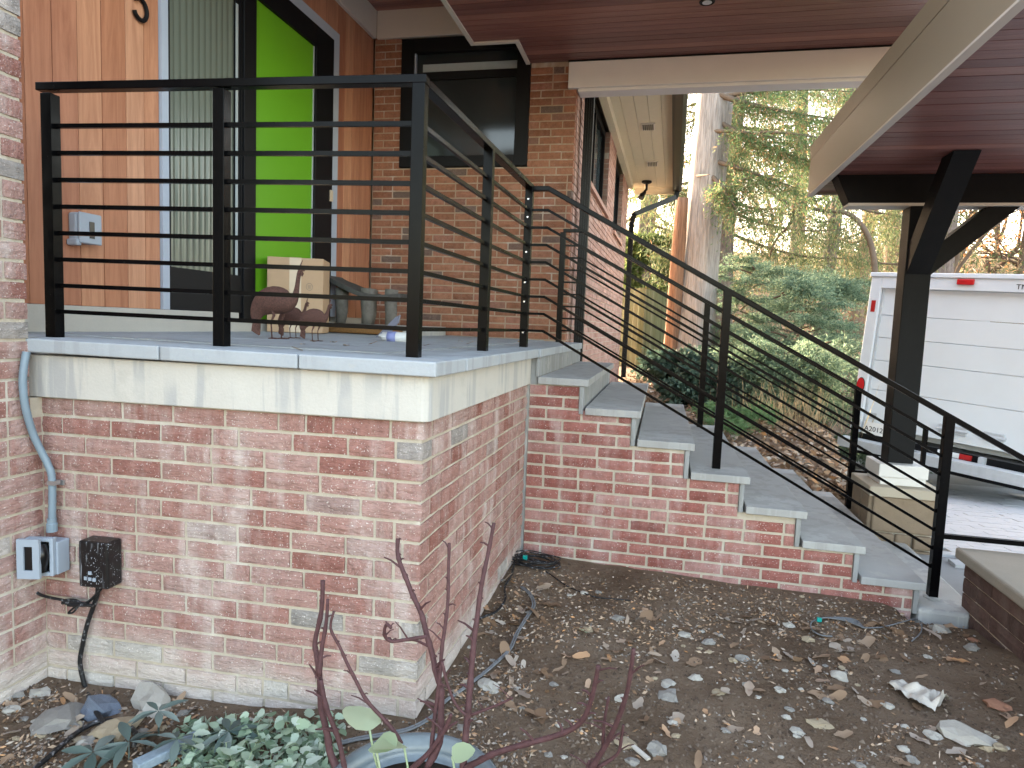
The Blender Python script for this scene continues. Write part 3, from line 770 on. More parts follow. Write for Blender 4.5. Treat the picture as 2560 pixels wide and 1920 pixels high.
for i in range(n+1):
    y = 3.352+(3.945-3.352)*i/n; pts.append((XW-.012+.006*abs(math.sin(math.pi*i/n*11)), y))
fl.add([(x,y,z) for z in (1.662, zh-.022) for x,y in pts], [(i, i+1, n+2+i, n+1+i) for i in range(n)])
fl.build('fluted_pane', MAT['fluted'], sf, smooth=False)
MB().box(XW-.03, XW-.001, 3.946, 4.0, 1.662, zh-.022).build('mullion', MAT['black_frame'], sf)
MB().box(XW-.003, XW+.003, 3.95, 3.972, 1.662, zh-.3).build('glass_edge', MAT['pale_strip'], sf)
dr = MB(); dr.box(XW-.03, XW+.016, 4.022, 4.155, 1.372, zh-.002); dr.box(XW-.03, XW+.016, 4.95, 5.233, 1.372, zh-.002); dr.box(XW-.03, XW+.016, 4.155, 4.95, 3.535, zh-.002)
df = dr.build('door_frame', MAT['black_frame'], ent, bevel=.003)
d = MB().box(XW-.02, XW-.006, 4.158, 4.947, 1.374, 3.532).build('door', MAT['green'], ent, label='lime green flush front door')
MB().box(XW-.006, XW+.0, 4.933, 4.945, 1.376, 3.53).build('edge_bead', MAT['pale_strip'], d)
MB().box(XW+.0165, XW+.03, 5.19, 5.225, 2.38, 2.47).build('latch_plate', MAT['tape'], df)
# frieze + upper ceiling
fr = MB(); fr.box(XW-.03, XW+.03, 2.102, 6.02, ZT+.002, 4.30); fr.box(XW+.031, -1.66, YW-.03, YW+.2, ZT+.002, 4.30)
fr.build('frieze', MAT['beige'], ent, bevel=.004)
def smooth_path(P, k=6):
    P = [Vector(p) for p in P]; out = []
    for i in range(len(P)-1):
        a, b, c, d = P[max(i-1,0)], P[i], P[i+1], P[min(i+2,len(P)-1)]
        for j in range(k):
            t = j/k
            out.append(.5*((2*b)+(c-a)*t+(2*a-5*b+4*c-d)*t*t+(3*b-a-3*c+d)*t**3))
    out.append(P[-1]); return out
num = thing('house_number', 'black metal numeral 5 mounted on the cedar boards', 'house number', (XW, 3.13, 3.0))
yc, zc = 3.125, 3.0
five = [(3.165,3.115),(3.10,3.115),(3.095,3.02),(3.125,3.035),(3.16,3.015),(3.175,2.975),(3.16,2.935),(3.13,2.922),(3.10,2.935),(3.088,2.955)]
five = [(y-.002, z+.012) for y, z in five]
cv = MB(); cv.tube(smooth_path([(XW+.012,y,z) for y, z in five], 5), .011, 8); cv.build('numeral', MAT['text'], num)
num2 = thing('outlet_cover', 'blue grey weatherproof outlet cover on the cedar boards', 'outlet cover', (XW, 2.74, 1.78))
MB().box(XW-.003, XW+.05, 2.672, 2.80, 1.715, 1.858).build('box', MAT['outlet'], num2, bevel=.012)
MB().box(XW+.051, XW+.066, 2.674, 2.803, 1.713, 1.860).build('lid', MAT['outlet'], num2, bevel=.006)
MB().box(XW+.0665, XW+.068, 2.727, 2.757, 1.74, 1.82).build('lid_window', MAT['blackplastic'], num2)
MB().box(XW+.0, XW+.06, 2.66, 2.69, 1.70, 1.73).build('hinge', MAT['outlet'], num2, bevel=.006)

# ------------------------------------------------------------------ porch roof: stained board ceilings, trims, white beam
roof = thing('porch_roof', 'porch roof with dark stained board ceiling and off white box beam', 'roof', (0, 4.5, 3.75))
ZCL = 3.75; NY = 2.7  # NY: unseen front edge of the roof, placed for the light it lets in
y = NY
while y < 6.04:
    y1 = min(y+.088, 6.046)
    x0 = -1.673 if y < 5.54 else -1.288
    MB().box(x0, 2.6, y+.0025, y1-.0025, ZCL+R.uniform(0,.0016), ZCL+.02).build('ceiling_board', MAT['ceiling'], roof)
    y = y1
up = MB(); up.box(-2.77, -1.75, NY, 6.0, 4.302, 4.33)
y = NY
while y < 6.0:
    MB().box(-2.77, -1.60, y+.002, min(y+.086, 6.018), 4.281, 4.301).build('ceiling_board', MAT['ceiling'], roof); y += .088
dk = MB(); dk.box(-1.66, 2.65, NY-.03, 5.55, ZCL+.021, 4.28); dk.box(-1.28, 2.65, 5.55, 6.3, ZCL+.021, 4.28); dk.box(-6.1, 2.65, NY-.03, 6.3, 4.332, 4.55); dk.box(-6.1, -2.83, 2.1, NY-.035, 4.332, 4.55)
dk.build('roof_deck', MAT['dark_fascia'], roof)
MB().box(-2.8, -1.715, NY-.055, NY-.031, 4.2, 4.56).build('end_fascia', MAT['beige'], roof)
tm = MB(); tm.box(-1.71, -1.674, NY, 5.585, ZCL-.012, 4.279); tm.box(-1.674, -1.325, 5.545, 5.585, ZCL-.013, ZCL+.3); tm.box(-1.325, -1.289, 5.545, 6.044, ZCL-.012, ZCL+.3)
tm.build('edge_trim', MAT['beige'], roof)
MB().box(-1.71, 2.65, NY-.055, NY-.031, ZCL-.05, 4.4).build('front_fascia', MAT['tan_fascia'], roof)
bm = MB(); bm.box(-.935, 2.6, 6.02, 6.24, 3.515, ZCL-.012); bm.build('beam', MAT['beam'], roof, bevel=.004)
MB().box(-.845, 2.6, 6.05, 6.21, 3.49, 3.5145).build('beam_base', MAT['beam'], roof)
MB().box(-.94, 2.6, 6.012, 6.044, ZCL-.0115, ZCL-.001).build('shadow_gap', MAT['black_frame'], roof)
lt = MB().lathe([(0,0),(.042,0),(.05,-.006),(.055,-.004),(.055,.0),(0,.004)], 20, (.181,5.10,ZCL-.001)).build('downlight', MAT['black_frame'], roof)
MB().lathe([(0,-.004),(.03,-.004),(.034,-.0075),(0,-.0075)], 16, (.181,5.10,ZCL-.001)).build('lens', MAT['lens'], lt)

# ------------------------------------------------------------------ carport
cp = thing('carport', 'carport with tan fascia and dark stained soffit on black timber posts', 'carport', (1.7, 5.2, 2.5))
XF, FZ0, FZ1 = 1.07, 2.52, 2.90
m = MB(); m.box(XF, XF+.03, 1.9, 5.75, FZ0, FZ0+.272); m.build('fascia', MAT['tan_fascia'], cp)
m = MB(); m.hexa([(XF+.004,1.9,FZ0+.282),(XF+.03,1.9,FZ0+.282),(XF+.03,5.77,FZ0+.282),(XF+.004,5.77,FZ0+.282),(XF-.006,1.9,FZ1),(XF+.03,1.9,FZ1),(XF+.03,5.77,FZ1),(XF-.006,5.77,FZ1)]); m.build('drip_edge', MAT['tan_fascia'], cp)
MB().box(XF+.008, XF+.05, 1.9, 5.74, FZ0+.2725, FZ0+.2815).build('shadow_gap', MAT['black_frame'], cp)
MB().box(XF+.031, 5.2, 5.72, 5.75, FZ0+.0, FZ0+.25).build('rear_fascia', MAT['tan_fascia'], cp)
MB().box(XF-.004, XF+.035, 1.9, 5.752, FZ0-.012, FZ0-.001).build('edge_trim', MAT['beige'], cp)
y = 1.92
while y < 5.71:
    MB().box(XF+.036, 5.2, y+.002, min(y+.0885, 5.719), FZ0+.018+R.uniform(0,.002), FZ0+.04).build('soffit_board', MAT['ceiling'], cp); y += .0915
MB().box(XF+.04, 5.2, 1.9, 5.715, FZ0+.041, FZ1-.02).build('roof_deck', MAT['dark_fascia'], cp)
PY = 5.20
m = MB(); m.hexa([(1.225,PY-.085,2.345),(5.0,PY-.085,2.345),(5.0,PY+.085,2.345),(1.225,PY+.085,2.345),(1.135,PY-.085,FZ0+.017),(5.0,PY-.085,FZ0+.017),(5.0,PY+.085,FZ0+.017),(1.135,PY+.085,FZ0+.017)])
m.build('beam', MAT['blackwood'], cp, bevel=.004)
MB().box(1.225, 5.0, PY-.08, PY+.08, 2.325, 2.3445).build('beam_strip', MAT['beige'], cp)
MB().box(1.62, 1.785, PY-.08, PY+.08, .535, 2.3245).build('post', MAT['blackwood'], cp, bevel=.004)
MB().box(4.35, 4.52, PY-.08, PY+.08, -.1, 2.3245).build('post', MAT['blackwood'], cp, bevel=.004)
MB().extr([(1.79,PY-.06,1.86),(1.79,PY-.06,2.04),(2.10,PY-.06,2.322),(2.29,PY-.06,2.322)], (0,.12,0)).build('brace', MAT['blackwood'], cp)
MB().extr([(1.63,PY-.082,1.86),(1.63,PY-.082,2.06),(1.63,4.68,2.535),(1.63,4.50,2.535)], (.145,0,0)).build('brace', MAT['blackwood'], cp)
# pedestal
ped = thing('stone_pedestal', 'square stone pedestal with buff cap carrying the black carport post', 'pedestal', (1.7, PY, 0))
MB().prism([(1.545,PY-.16),(1.86,PY-.16),(1.86,PY+.16),(1.545,PY+.16)], .441, .533).build('plinth', MAT['plinth'], ped, bevel=.006)
MB().prism([(1.56,PY-.15),(1.85,PY-.15),(1.85,PY+.15),(1.56,PY+.15)], .386, .440).build('plinth', MAT['plinth'], ped, bevel=.004)
MB().box(1.475, 1.945, PY-.235, PY+.235, .315, .385).build('cap_stone', MAT['ped_cap'], ped, bevel=.008)
MB().box(1.52, 1.90, PY-.19, PY+.19, -.25, .3145).build('core', MAT['mortar'], ped)
rr_ = random.Random(4)
for k, (z0, z1) in enumerate(((-.16,-.05),(-.04,.055),(.065,.313))):
    for face in range(2):
        u = 0
        while u < .40-.02:
            w = .4 if (face == 0 and k == 2) else rr_.uniform(.09,.22); u1 = min(u+w, .40)
            if u1 > .36: u1 = .40
            pr = rr_.uniform(.012,.03)
            if face == 0: mm = MB().box(1.505+u+.004, 1.505+u1-.004, PY-.20-pr, PY-.185, z0, z1)
            else: mm = MB().box(1.508-pr, 1.525, PY-.2+u+.004, PY-.2+u1-.004, z0, z1)
            mm.build('stone', MAT['ped_stone'], ped, bevel=.012); u = u1

# ------------------------------------------------------------------ low garden wall bottom right
gw = thing('garden_wall', 'low dark brick garden wall with tan concrete cap at the lower right', 'wall', (1.8, 3.2, 0))
MB().box(1.655, 2.3, .4, 3.885, -.25, .245).build('mortar_core', MAT['mortar_dark'], gw)
MB().box(1.61, 2.35, .38, 3.93, .246, .305).build('cap', MAT['cap'], gw, bevel=.012)
VG = variants(.3, .075, .095, MAT['brick_garden'], 5)
W5 = Wall(gw, VG, .3, .095); r = random.Random(9)
for k in range(4):
    z = .163-.083*k
    for a, b in row_bricks(1.8, 3.885, .3, .009, .15*(k % 2), r, .05): W5.brick((1.645,0,0), (0,1,0), (1,0,0) if False else (-1,0,0), a, b, z) if False else W5.brick((1.645,3.885,0), (0,-1,0), (-1,0,0), a-1.8, b-1.8, z)

# ------------------------------------------------------------------ utilities on the left wall
fp = CB+NF*.0      # front brick plane
def onwall(u, v, o=.0): p = SC-NF*.055+NF*o; return atp(u, v, (p.x, p.y, 0), (NF.x, NF.y, 0))
cd = thing('conduit', 'grey flexible conduit running down the brick corner to the outlet box', 'conduit', onwall(128,1220))
cx_ = lambda u, v: atx(u, v, PX+.022)
pts = [cx_(66,880), cx_(60,915), cx_(57,960), cx_(64,1020), cx_(83,1085), onwall(104,1130,.045), onwall(119,1160,.035), onwall(130,1200,.03), onwall(130,1320,.03)]
sp_ = smooth_path(pts, 16)
MB().tube(sp_, [.0125+(.0012 if i % 2 else 0) for i in range(len(sp_))], 10).build('pipe', MAT['conduit'], cd, smooth=True)
c = onwall(130,1322,.03); MB().lathe([(0,0),(.019,0),(.019,.03),(.016,.034),(.016,.05),(0,.05)], 12, (c.x,c.y,c.z-.01)).build('coupling', MAT['conduit'], cd)
c = onwall(134,1206,.03)
MB().obox((c.x,c.y), DF, .016, .014, c.z-.008, c.z+.008).build('clamp', MAT['metal'], cd); c = onwall(152,1206,.006); MB().obox((c.x,c.y), DF, .015, .003, c.z-.009, c.z+.009).build('clamp', MAT['metal'], cd)
ob = thing('outlet_box', 'grey outdoor outlet box with its cover propped open by a black plug', 'outlet box', onwall(110,1390))
c = onwall(140,1385,.03)
MB().obox((c.x,c.y), DF, .034, .028, c.z-.068, c.z+.058).build('box', MAT['outlet'], ob, bevel=.004)
ld = (DF*.97-NF*.22).normalized(); ln = Vector((ld.y,-ld.x,0))
c = onwall(103,1389,.075); cov = MB()
for a0, a1, z0, z1 in ((-.05,-.036,-.075,.07),(.036,.05,-.075,.07),(-.036,.036,.056,.07),(-.036,.036,-.075,-.06)):
    q_ = c+ld*((a0+a1)/2); cov.obox((q_.x,q_.y), ld, (a1-a0)/2, .012, c.z+z0, c.z+z1)
cov.build('cover_base', MAT['outlet'], ob, bevel=.003)
q_ = c-ln*.006; MB().obox((q_.x,q_.y), ld, .036, .004, c.z-.06, c.z+.056).build('cover_back', MAT['blackplastic'], ob)
pl = onwall(100,1390,.095)
MB().tube([pl+Vector((0,0,.045)), pl+Vector((0,0,.0)), pl+Vector((0,0,-.06))], [.022,.03,.022], 12).build('plug', MAT['blackplastic'], ob, smooth=True)
c = onwall(72,1396,.125); lid = MB()
for a0, a1, z0, z1 in ((-.040,-.016,-.076,.072),(.016,.040,-.076,.072),(-.016,.016,.045,.072),(-.016,.016,-.076,-.045)):
    q_ = c+ld*((a0+a1)/2); lid.obox((q_.x,q_.y), ld, (a1-a0)/2, .006, c.z+z0, c.z+z1)
lid.build('lid', MAT['outlet'], ob)
q_ = c-ln*.003; MB().obox((q_.x,q_.y), ld, .016, .002, c.z-.045, c.z+.045).build('lid_window', MAT['blackplastic'], ob)
s_ = onwall(163,1405,.004); MB().obox((s_.x,s_.y), DF, .012, .004, s_.z-.007, s_.z+.007).build('bracket', MAT['metal'], ob)
tb = thing('transformer_box', 'black low voltage transformer box splashed with white on the brick', 'transformer', onwall(235,1390))
a = onwall(190,1345,.075); b = onwall(272,1445,.075); mid = (a+b)/2
bm_ = MB().obox((mid.x-NF.x*.0375,mid.y-NF.y*.0375), DF, .062, .036, .372, .548)
bm_.build('case', MAT['speckled'], tb, bevel=.008)
for du, dz in ((-.012,-.03),(-.03,-.052),(-.012,-.053),(.006,-.054)):
    p = Vector((mid.x,mid.y,0))+DF*du+NF*.0; MB().obox((p.x,p.y), DF, .006, .002, .46+dz-.006, .46+dz+.006).build('button', MAT['outlet'], tb)
cab = thing('power_cable', 'splashed black cable hanging from the transformer box down to the soil', 'cable', onwall(235,1500))
def wpath(lst, o): return [onwall(*z4x(7,x,y), o) for x, y in lst]
MB().tube(smooth_path(wpath([(628,430),(628,520),(600,610),(562,720),(532,850),(515,960),(530,1060),(556,1150)], .02)), .0085, 8).build('drop', MAT['cable'], cab, smooth=True)
MB().tube(smooth_path(wpath([(690,420),(660,480),(600,550),(540,590),(450,585),(400,585)], .03)), .006, 6).build('lead', MAT['cable'], cab, smooth=True)
MB().tube(smooth_path(wpath([(212,415),(214,470),(240,520),(300,545),(400,565),(500,590),(600,605)], .04)), .0055, 6).build('lead', MAT['cable'], cab, smooth=True)
tie = MB()
for i in range(4): tie.tube(smooth_path(wpath([(400+i*12,570+i*9),(470,565+i*12),(520,585+i*5),(590,600)], .035+.004*i)), .006, 6)
tie.tube(smooth_path(wpath([(520,590),(470,620),(440,650),(470,645),(500,610)], .04)), .004, 6)
tie.build('bundle', MAT['cable'], cab, smooth=True)
def gpt(u, v, h=.008):
    p = atz(u, v, .0)
    for _ in range(4): p = atz(u, v, terrain(p.x, p.y)+h)
    return p
gp7 = lambda l, h=.01: [gpt(*z4x(7,x,y), h) for x, y in l]
gp8 = lambda l, h=.008: [gpt(*z4x(8,x,y), h) for x, y in l]
gp9 = lambda l, h=.008: [gpt(*z4x(9,x,y), h) for x, y in l]
MB().tube(smooth_path([onwall(*z4x(7,556,1150),.02)]+gp7([(600,1255),(650,1330),(700,1420),(718,1500)], .022)), .0085, 8).build('tail', MAT['cable'], cab, smooth=True)
MB().tube(smooth_path(gp7([(860,1500),(880,1440),(830,1380),(740,1345),(650,1345),(540,1390),(430,1470),(330,1560),(230,1646),(150,1720)], .02)), .0085, 8).build('tail', MAT['cable'], cab, smooth=True)
coil = thing('cable_coil', 'coil of thin grey cable in the corner at the foot of the red stair wall', 'cable', gpt(*z4x(8,1250,330)))
cc_ = gpt(*z4x(8,1255,325)); cm = MB(); r = random.Random(2)
for i in range(9):
    pts = []; ph = r.uniform(0,6); rx = r.uniform(.10,.15); ryy = r.uniform(.035,.06)
    for t in range(26):
        a = ph+t/25*2*math.pi*.97
        pts.append((cc_.x+rx*math.cos(a)+r.uniform(-.004,.004), cc_.y+ryy*math.sin(a)*1.6-.03, cc_.z+.004+.005*i+.006*math.sin(3*a+i)))
    cm.tube(pts, .0035, 5)
cm.build('loops', MAT['cable'], coil, smooth=True)
k_ = gpt(*z4x(8,1190,295), .04); MB().box(k_.x-.012,k_.x+.012,k_.y-.01,k_.y+.01,k_.z-.012,k_.z+.014).build('connector', MAT['teal'], coil, bevel=.003)
MB().tube(smooth_path(gp8([(1320,380),(1380,420),(1450,470),(1550,515),(1650,548),(1780,560),(1890,572)], .006)), .0035, 6).build('tail', MAT['cable'], coil, smooth=True)
gc = thing('ground_cable', 'long grey cable snaking over soil along the foot of the porch', 'cable', gpt(*z4x(8,900,1050)))
MB().tube(smooth_path(gp8([(1120,330),(1100,410),(1060,480),(1062,560),(1010,635),(930,672),(835,715),(760,790),(720,880),(705,960)], .008)), .006, 8).build('strand', MAT['cable'], gc, smooth=True)
for dx in (0, 14):
    MB().tube(smooth_path(gp8([(1160+dx,480),(1215+dx,530),(1238+dx,600),(1185+dx,690),(1130+dx,780),(1085+dx,880),(1000+dx,965),(900+dx,1050),(780+dx,1140),(660+dx,1225),(590,1310+dx),(450,1385+dx),(300,1420+dx),(120,1450+dx),(0,1480+dx)], .008)), .0042, 8).build('strand', MAT['cable_grey'], gc, smooth=True)
c2 = thing('cable_loop', 'small loop of cable with teal connector lying before the lowest steps', 'cable', gpt(*z4x(9,930,740)))
cm = MB()
for i in range(4):
    cm.tube(smooth_path(gp9([(980,800),(900,790),(845,750),(850,705),(930,680),(1060,680+i*6),(1140,700+i*9),(1180,745)], .006+.004*i)), .0035, 5)
cm.tube(smooth_path(gp9([(1180,745),(1300,740),(1420,710),(1500,690),(1545,700),(1550,770),(1490,830)], .008)), .0035, 5)
cm.build('loops', MAT['cable_grey'], c2, smooth=True)
k_ = gpt(*z4x(9,895,692), .02); MB().box(k_.x-.011,k_.x+.011,k_.y-.009,k_.y+.009,k_.z-.01,k_.z+.01).build('connector', MAT['teal'], c2, bevel=.003)

# ------------------------------------------------------------------ things standing on the porch
def zfl(x, y): return zf(x, y)
def bird(name, label, foot, s, head_up, group, turn=0):
    """sheet-metal guinea fowl: body, neck and head are one skin; origin at the feet, looking along +x"""
    M_ = Matrix.Translation(Vector(foot)) @ Matrix.Rotation(turn, 4, 'Z') @ Matrix.Diagonal((s*.82, s, s, 1))
    t = thing(name, label, 'sculpture', matrix=M_, group=group)
    hu = head_up
    sec = [(-.36,.16,.012,.03),(-.37,.26,.03,.09),(-.33,.36,.07,.13),(-.24,.44,.12,.17),(-.10,.475,.145,.18),(.04,.46,.14,.165),(.13,.445,.11,.13),(.19,.47,.06,.075),(.215,.53,.038,.05),(.235,.53+.1*hu,.028,.034),(.25,.53+.22*hu,.026,.03),(.265,.53+.29*hu,.032,.036),(.295,.53+.315*hu,.03,.03),(.325,.53+.31*hu,.012,.014),(.35,.53+.30*hu,.004,.005)]
    secs = []
    for i, (x, z, ry, rz) in enumerate(sec):
        a = sec[max(i-1,0)]; b = sec[min(i+1,len(sec)-1)]
        d = Vector((b[0]-a[0], 0, b[1]-a[1])).normalized(); u = Vector((-d.z, 0, d.x))
        secs.append([Vector((x,0,z))+u*rz*math.sin(2*math.pi*k/14)+Vector((0,1,0))*ry*math.cos(2*math.pi*k/14) for k in range(14)])
    m = MB().rings(secs); me = m.mesh('body', True)
    o = put('body', me, MAT['rust'], t, local=True); sd = o.modifiers.new('s', 'SUBSURF'); sd.levels = sd.render_levels = 1
    for sy in (-1, 1):
        MB().tube([(-.06+.05*sy,.05*sy,.38),(-.03+.05*sy,.05*sy,.28),(-.07+.05*sy,.05*sy,.2),(-.055+.05*sy,.05*sy,.005)], [.032,.022,.012,.010], 8).build('leg', MAT['rust'], t, smooth=True, local=True)
        ft = MB()
        for a in (-.5, 0, .5, math.pi): ft.tube([(-.055+.05*sy,.05*sy,.008),(-.055+.05*sy+.11*math.cos(a)*(1 if a < 3 else .5),.05*sy+.11*math.sin(a),.006)], [.011,.005], 6)
        ft.build('foot', MAT['rust'], t, local=True)
    hz = .53+.315*hu
    MB().tube([(.275,0,hz+.02),(.285,0,hz+.06),(.315,0,hz+.115)], [.016,.01,.003], 6).build('crest', MAT['rust'], t, local=True)
    for sy in (-1, 1): MB().tube([(.30,.012*sy,hz-.02),(.31,.02*sy,hz-.05),(.3,.022*sy,hz-.085)], [.006,.014,.003], 6).build('wattle', MAT['rust'], t, local=True)
    MB().tube([(-.35,0,.2),(-.36,0,.1),(-.31,0,.04)], [.06,.07,.015], 8, flat=.4).build('tail', MAT['rust'], t, local=True)
    return t
f1 = Vector((-1.955,3.14,0)); f1.z = zfl(f1.x,f1.y)
bird('guinea_fowl_sculpture', 'largest rusty metal guinea fowl sculpture standing before the cardboard box', f1, .435, 1.0, 'rusty metal guinea fowl', .25)
f2 = Vector((-2.0,3.36,0)); f2.z = zfl(f2.x,f2.y)
bird('guinea_fowl_sculpture', 'dark small metal guinea fowl chick between the big bird and the paler chick', f2, .275, .62, 'rusty metal guinea fowl', .2)
f3 = Vector((-1.735,3.13,0)); f3.z = zfl(f3.x,f3.y)
bird('guinea_fowl_sculpture', 'paler small metal guinea fowl chick, rightmost of the three birds', f3, .265, .6, 'rusty metal guinea fowl', .22)
bx_ = thing('cardboard_box', 'brown cardboard box with a pale tape strip standing at the green door', 'box', (-2.56, 4.4, 1.285))
BA = Vector((.94,.34,0)).normalized(); BN = Vector((-BA.y,BA.x,0)); B0 = Vector((-2.725,4.2,0))
def bxp(m, a0, a1, d0, d1, z0, z1):
    q_ = [B0+BA*a0+BN*d0, B0+BA*a1+BN*d0, B0+BA*a1+BN*d1, B0+BA*a0+BN*d1]
    return m.hexa([(p.x,p.y,z0) for p in q_]+[(p.x,p.y,z1) for p in q_])
bxp(MB(), 0, .385, 0, .30, 1.288, 1.815).build('carton', MAT['card'], bx_, bevel=.005)
bxp(MB(), .152, .233, -.0015, 0.0, 1.29, 1.812).build('tape_strip', MAT['tape'], bx_)
bxp(MB(), .152, .233, 0, .298, 1.8152, 1.8166).build('tape_strip', MAT['tape'], bx_)
rg = MB()
rg.tube([tuple(B0+BA*(.29+.022*math.cos(a))+BN*-.0005+Vector((0,0,1.615+.025*math.sin(a)))) for a in [i*2*math.pi/20 for i in range(21)]], .0016, 4)
for i in range(3): bxp(rg, .279, .301, -.001, 0, 1.605+i*.008, 1.608+i*.008)
rg.build('printed_stamp', MAT['stool'], bx_)
st = thing('stool', 'rough grey log legged stool with wavy dark slab top', 'stool', (-2.45, 5.25, 1.36))
tp = []
for i in range(13):
    t_ = i/12; x = -2.85+t_*.72; z = 1.70+.05*math.cos(t_*4.3+.2)-.075*t_
    w = .16*math.sin(math.pi*(.12+.76*t_))+.05
    tp.append([(x,5.30-w,z-.028),(x,5.30+w,z-.028),(x,5.30+w*.97,z+.014),(x,5.30-w*.97,z+.014)])
for i in range(13):
    if tp[i][0][0] < XW+.04: tp[i] = [(max(p[0], XW+.035+.001*i), p[1], p[2]) for p in tp[i]]
MB().rings(tp).build('seat', MAT['stool_top'], st, bevel=.006)
for x, y, rr2 in ((-2.68,5.22,.052),(-2.5,5.42,.045),(-2.42,5.18,.058),(-2.24,5.24,.05)):
    MB().tube([(x,y,1.361),(x+.01,y,1.45),(x+.005,y,1.56),(x+.012,y,1.66)], [rr2*.8,rr2*1.0,rr2*1.1,rr2*1.15], 10).build('leg', MAT['stool'], st, smooth=True)
MB().box(-2.765, -1.98, 5.02, 5.95, 1.22, 1.36).build('concrete_step', MAT['concrete'], None, label='low grey concrete step under the log stool', cat='step')
mt = MB().box(-2.72, -2.02, 4.80, 5.0, 1.2885, 1.335).build('coir_mat', MAT['coir'], None, bevel=.012, label='brown coir door mat on the porch floor before the stool', cat='door mat')
np_ = thing('wrapped_newspaper', 'grey flap and white and blue wrapped newspaper lying by the corner railing post', 'newspaper', (-1.55, 3.7, 1.277))
def blob(c, rx, ry, rz, seed, rot=0, k=.25, sub=2):
    import bmesh
    bmh = bmesh.new(); bmesh.ops.create_icosphere(bmh, subdivisions=sub, radius=1)
    for v in bmh.verts:
        n_ = mnoise.noise(v.co*1.7+Vector((seed*7.1, seed*3.3, 1)))+.5*mnoise.noise(v.co*4+Vector((seed, 2, seed)))
        v.co *= 1+k*n_
    me = bpy.data.meshes.new('b'); bmh.to_mesh(me); bmh.free()
    me.transform(Matrix.Translation(c) @ Matrix.Rotation(rot, 4, 'Z') @ Matrix.Diagonal((rx, ry, rz, 1))); return me
put('wrapper', blob((-1.56,3.72,1.303), .10, .06, .028, 3, .1, .35), MAT['paper'], np_)
MB().tube([(-1.62,3.69,1.302),(-1.54,3.70,1.302),(-1.465,3.70,1.30)], [.03,.032,.028], 10).build('paper_roll', MAT['paper'], np_, smooth=True)
MB().tube([(-1.585,3.688,1.303),(-1.535,3.69,1.303)], [.0325,.033], 10).build('print_band', MAT['paper_blue'], np_, smooth=True)
fp_ = [(-1.69,3.74,1.295),(-1.60,3.70,1.30),(-1.54,3.72,1.39),(-1.535,3.735,1.435),(-1.57,3.75,1.42),(-1.64,3.76,1.35)]
MB().extr(fp_, (.004,.012,0)).build('flap', MAT['flap'], np_)

# ------------------------------------------------------------------ truck
TM_ = Matrix(((.750,.660,.046,0),(-.660,.751,-.030,0),(-.055,-.008,.998,0),(0,0,0,1)))
tl = aty(2181.7, 680.8, 9.0)
TM_ = Matrix.Translation(tl) @ TM_
K = 9/8.5
tk = thing('box_truck', 'white box truck with roll up door parked on the driveway, its rear to the steps', 'truck', matrix=TM_)
WD = 2.06
def tb_(name, mat, *b, bevel=0, parent=None, **kw): return MB().box(*b).build(name, MAT[mat], parent or tk, bevel=bevel, local=True, **kw)
shell = MB(); dx0, dx1, dz0, dz1 = .125, WD-.125, -1.89, -.188
shell.box(0, dx0, 0, 3.6, -1.98, -.05); shell.box(dx1, WD, 0, 3.6, -1.98, -.05); shell.box(dx0, dx1, 0, 3.6, dz1, -.05); shell.box(-.015, WD+.015, -.02, 3.62, -.05, 0)
shell.box(dx0, dx1, .3, 3.58, -1.98, -1.90)
shell.build('body', MAT['truck'], tk, bevel=.006, local=True)
hh = [-.188,-.51,-.785,-1.065,-1.43,-1.89]
sh_ = [tb_('door_slat', 'truck', dx0+.003, dx1-.003, .06, .10, b+.003, a-.003, bevel=.003) for a, b in zip(hh, hh[1:])]
for x in (dx0+.005, dx1-.03): tb_('door_track', 'alu', x, x+.02, .035, .058, dz0, dz1)
lp = tb_('marker_lamp', 'red', WD/2-.085, WD/2+.085, -.03, -.001, -.125, -.06, bevel=.01)
tb_('red_reflector', 'red_tape', .04, .09, -.003, -.0005, -.48, -.34)
for x in (.055, WD-.055):
    tlm = MB(); 
    tlm.rings([[(x+.042*math.cos(a),y,-1.395+.09*math.sin(a)) for a in [2*math.pi*i/20 for i in range(20)]] for y in (-.001,-.022)])
    l_ = tlm.build('tail_lamp', MAT['red'], tk, local=True)
    l2 = MB(); l2.rings([[(x+.05*math.cos(a),y,-1.395+.1*math.sin(a)) for a in [2*math.pi*i/20 for i in range(20)]] for y in (-.0005,-.008)]); l2.build('lamp_gasket', MAT['rubber'], l_, local=True)
    tb_('red_reflector', 'red_tape', x-.03, x+.03, -.006, -.0005, -1.56, -1.52)
    rv = MB(); rv.rings([[(x+.04*math.cos(a),y,-1.70+.085*math.sin(a)) for a in [2*math.pi*i/20 for i in range(20)]] for y in (-.001,-.02)]); rv.build('reverse_lamp', MAT['lens'], tk, local=True)
tb_('door_sticker', 'alu', .17, .27, .056, .0595, -1.80, -1.72)
for x0, x1 in ((.98,1.26),(1.42,1.62)):
    h = tb_('latch', 'alu', x0, x1, .03, .058, -1.80, -1.70, bevel=.008)
    MB().tube([(x0-.02,.02,-1.75),(x1+.02,.02,-1.75)], .018, 8).build('latch_bar', MAT['alu'], h, local=True)
tb_('chassis_rail', 'black_frame', .12, WD-.12, .02, .5, -2.25, -1.985)
tb_('striped_bar', 'lens', 1.02, 1.24, -.004, .018, -2.05, -1.995)
tb_('striped_bar', 'red_tape', 1.241, 1.36, -.004, .018, -2.05, -1.995)
tb_('rear_strap', 'alu', 1.44, 1.5, -.05, .018, -2.16, -1.98)
tb_('bumper', 'alu', -.03, .74, -.22, -.03, -2.17, -2.05, bevel=.006)
tb_('bumper', 'alu', .86, 1.93, -.22, -.03, -2.17, -2.05, bevel=.006)
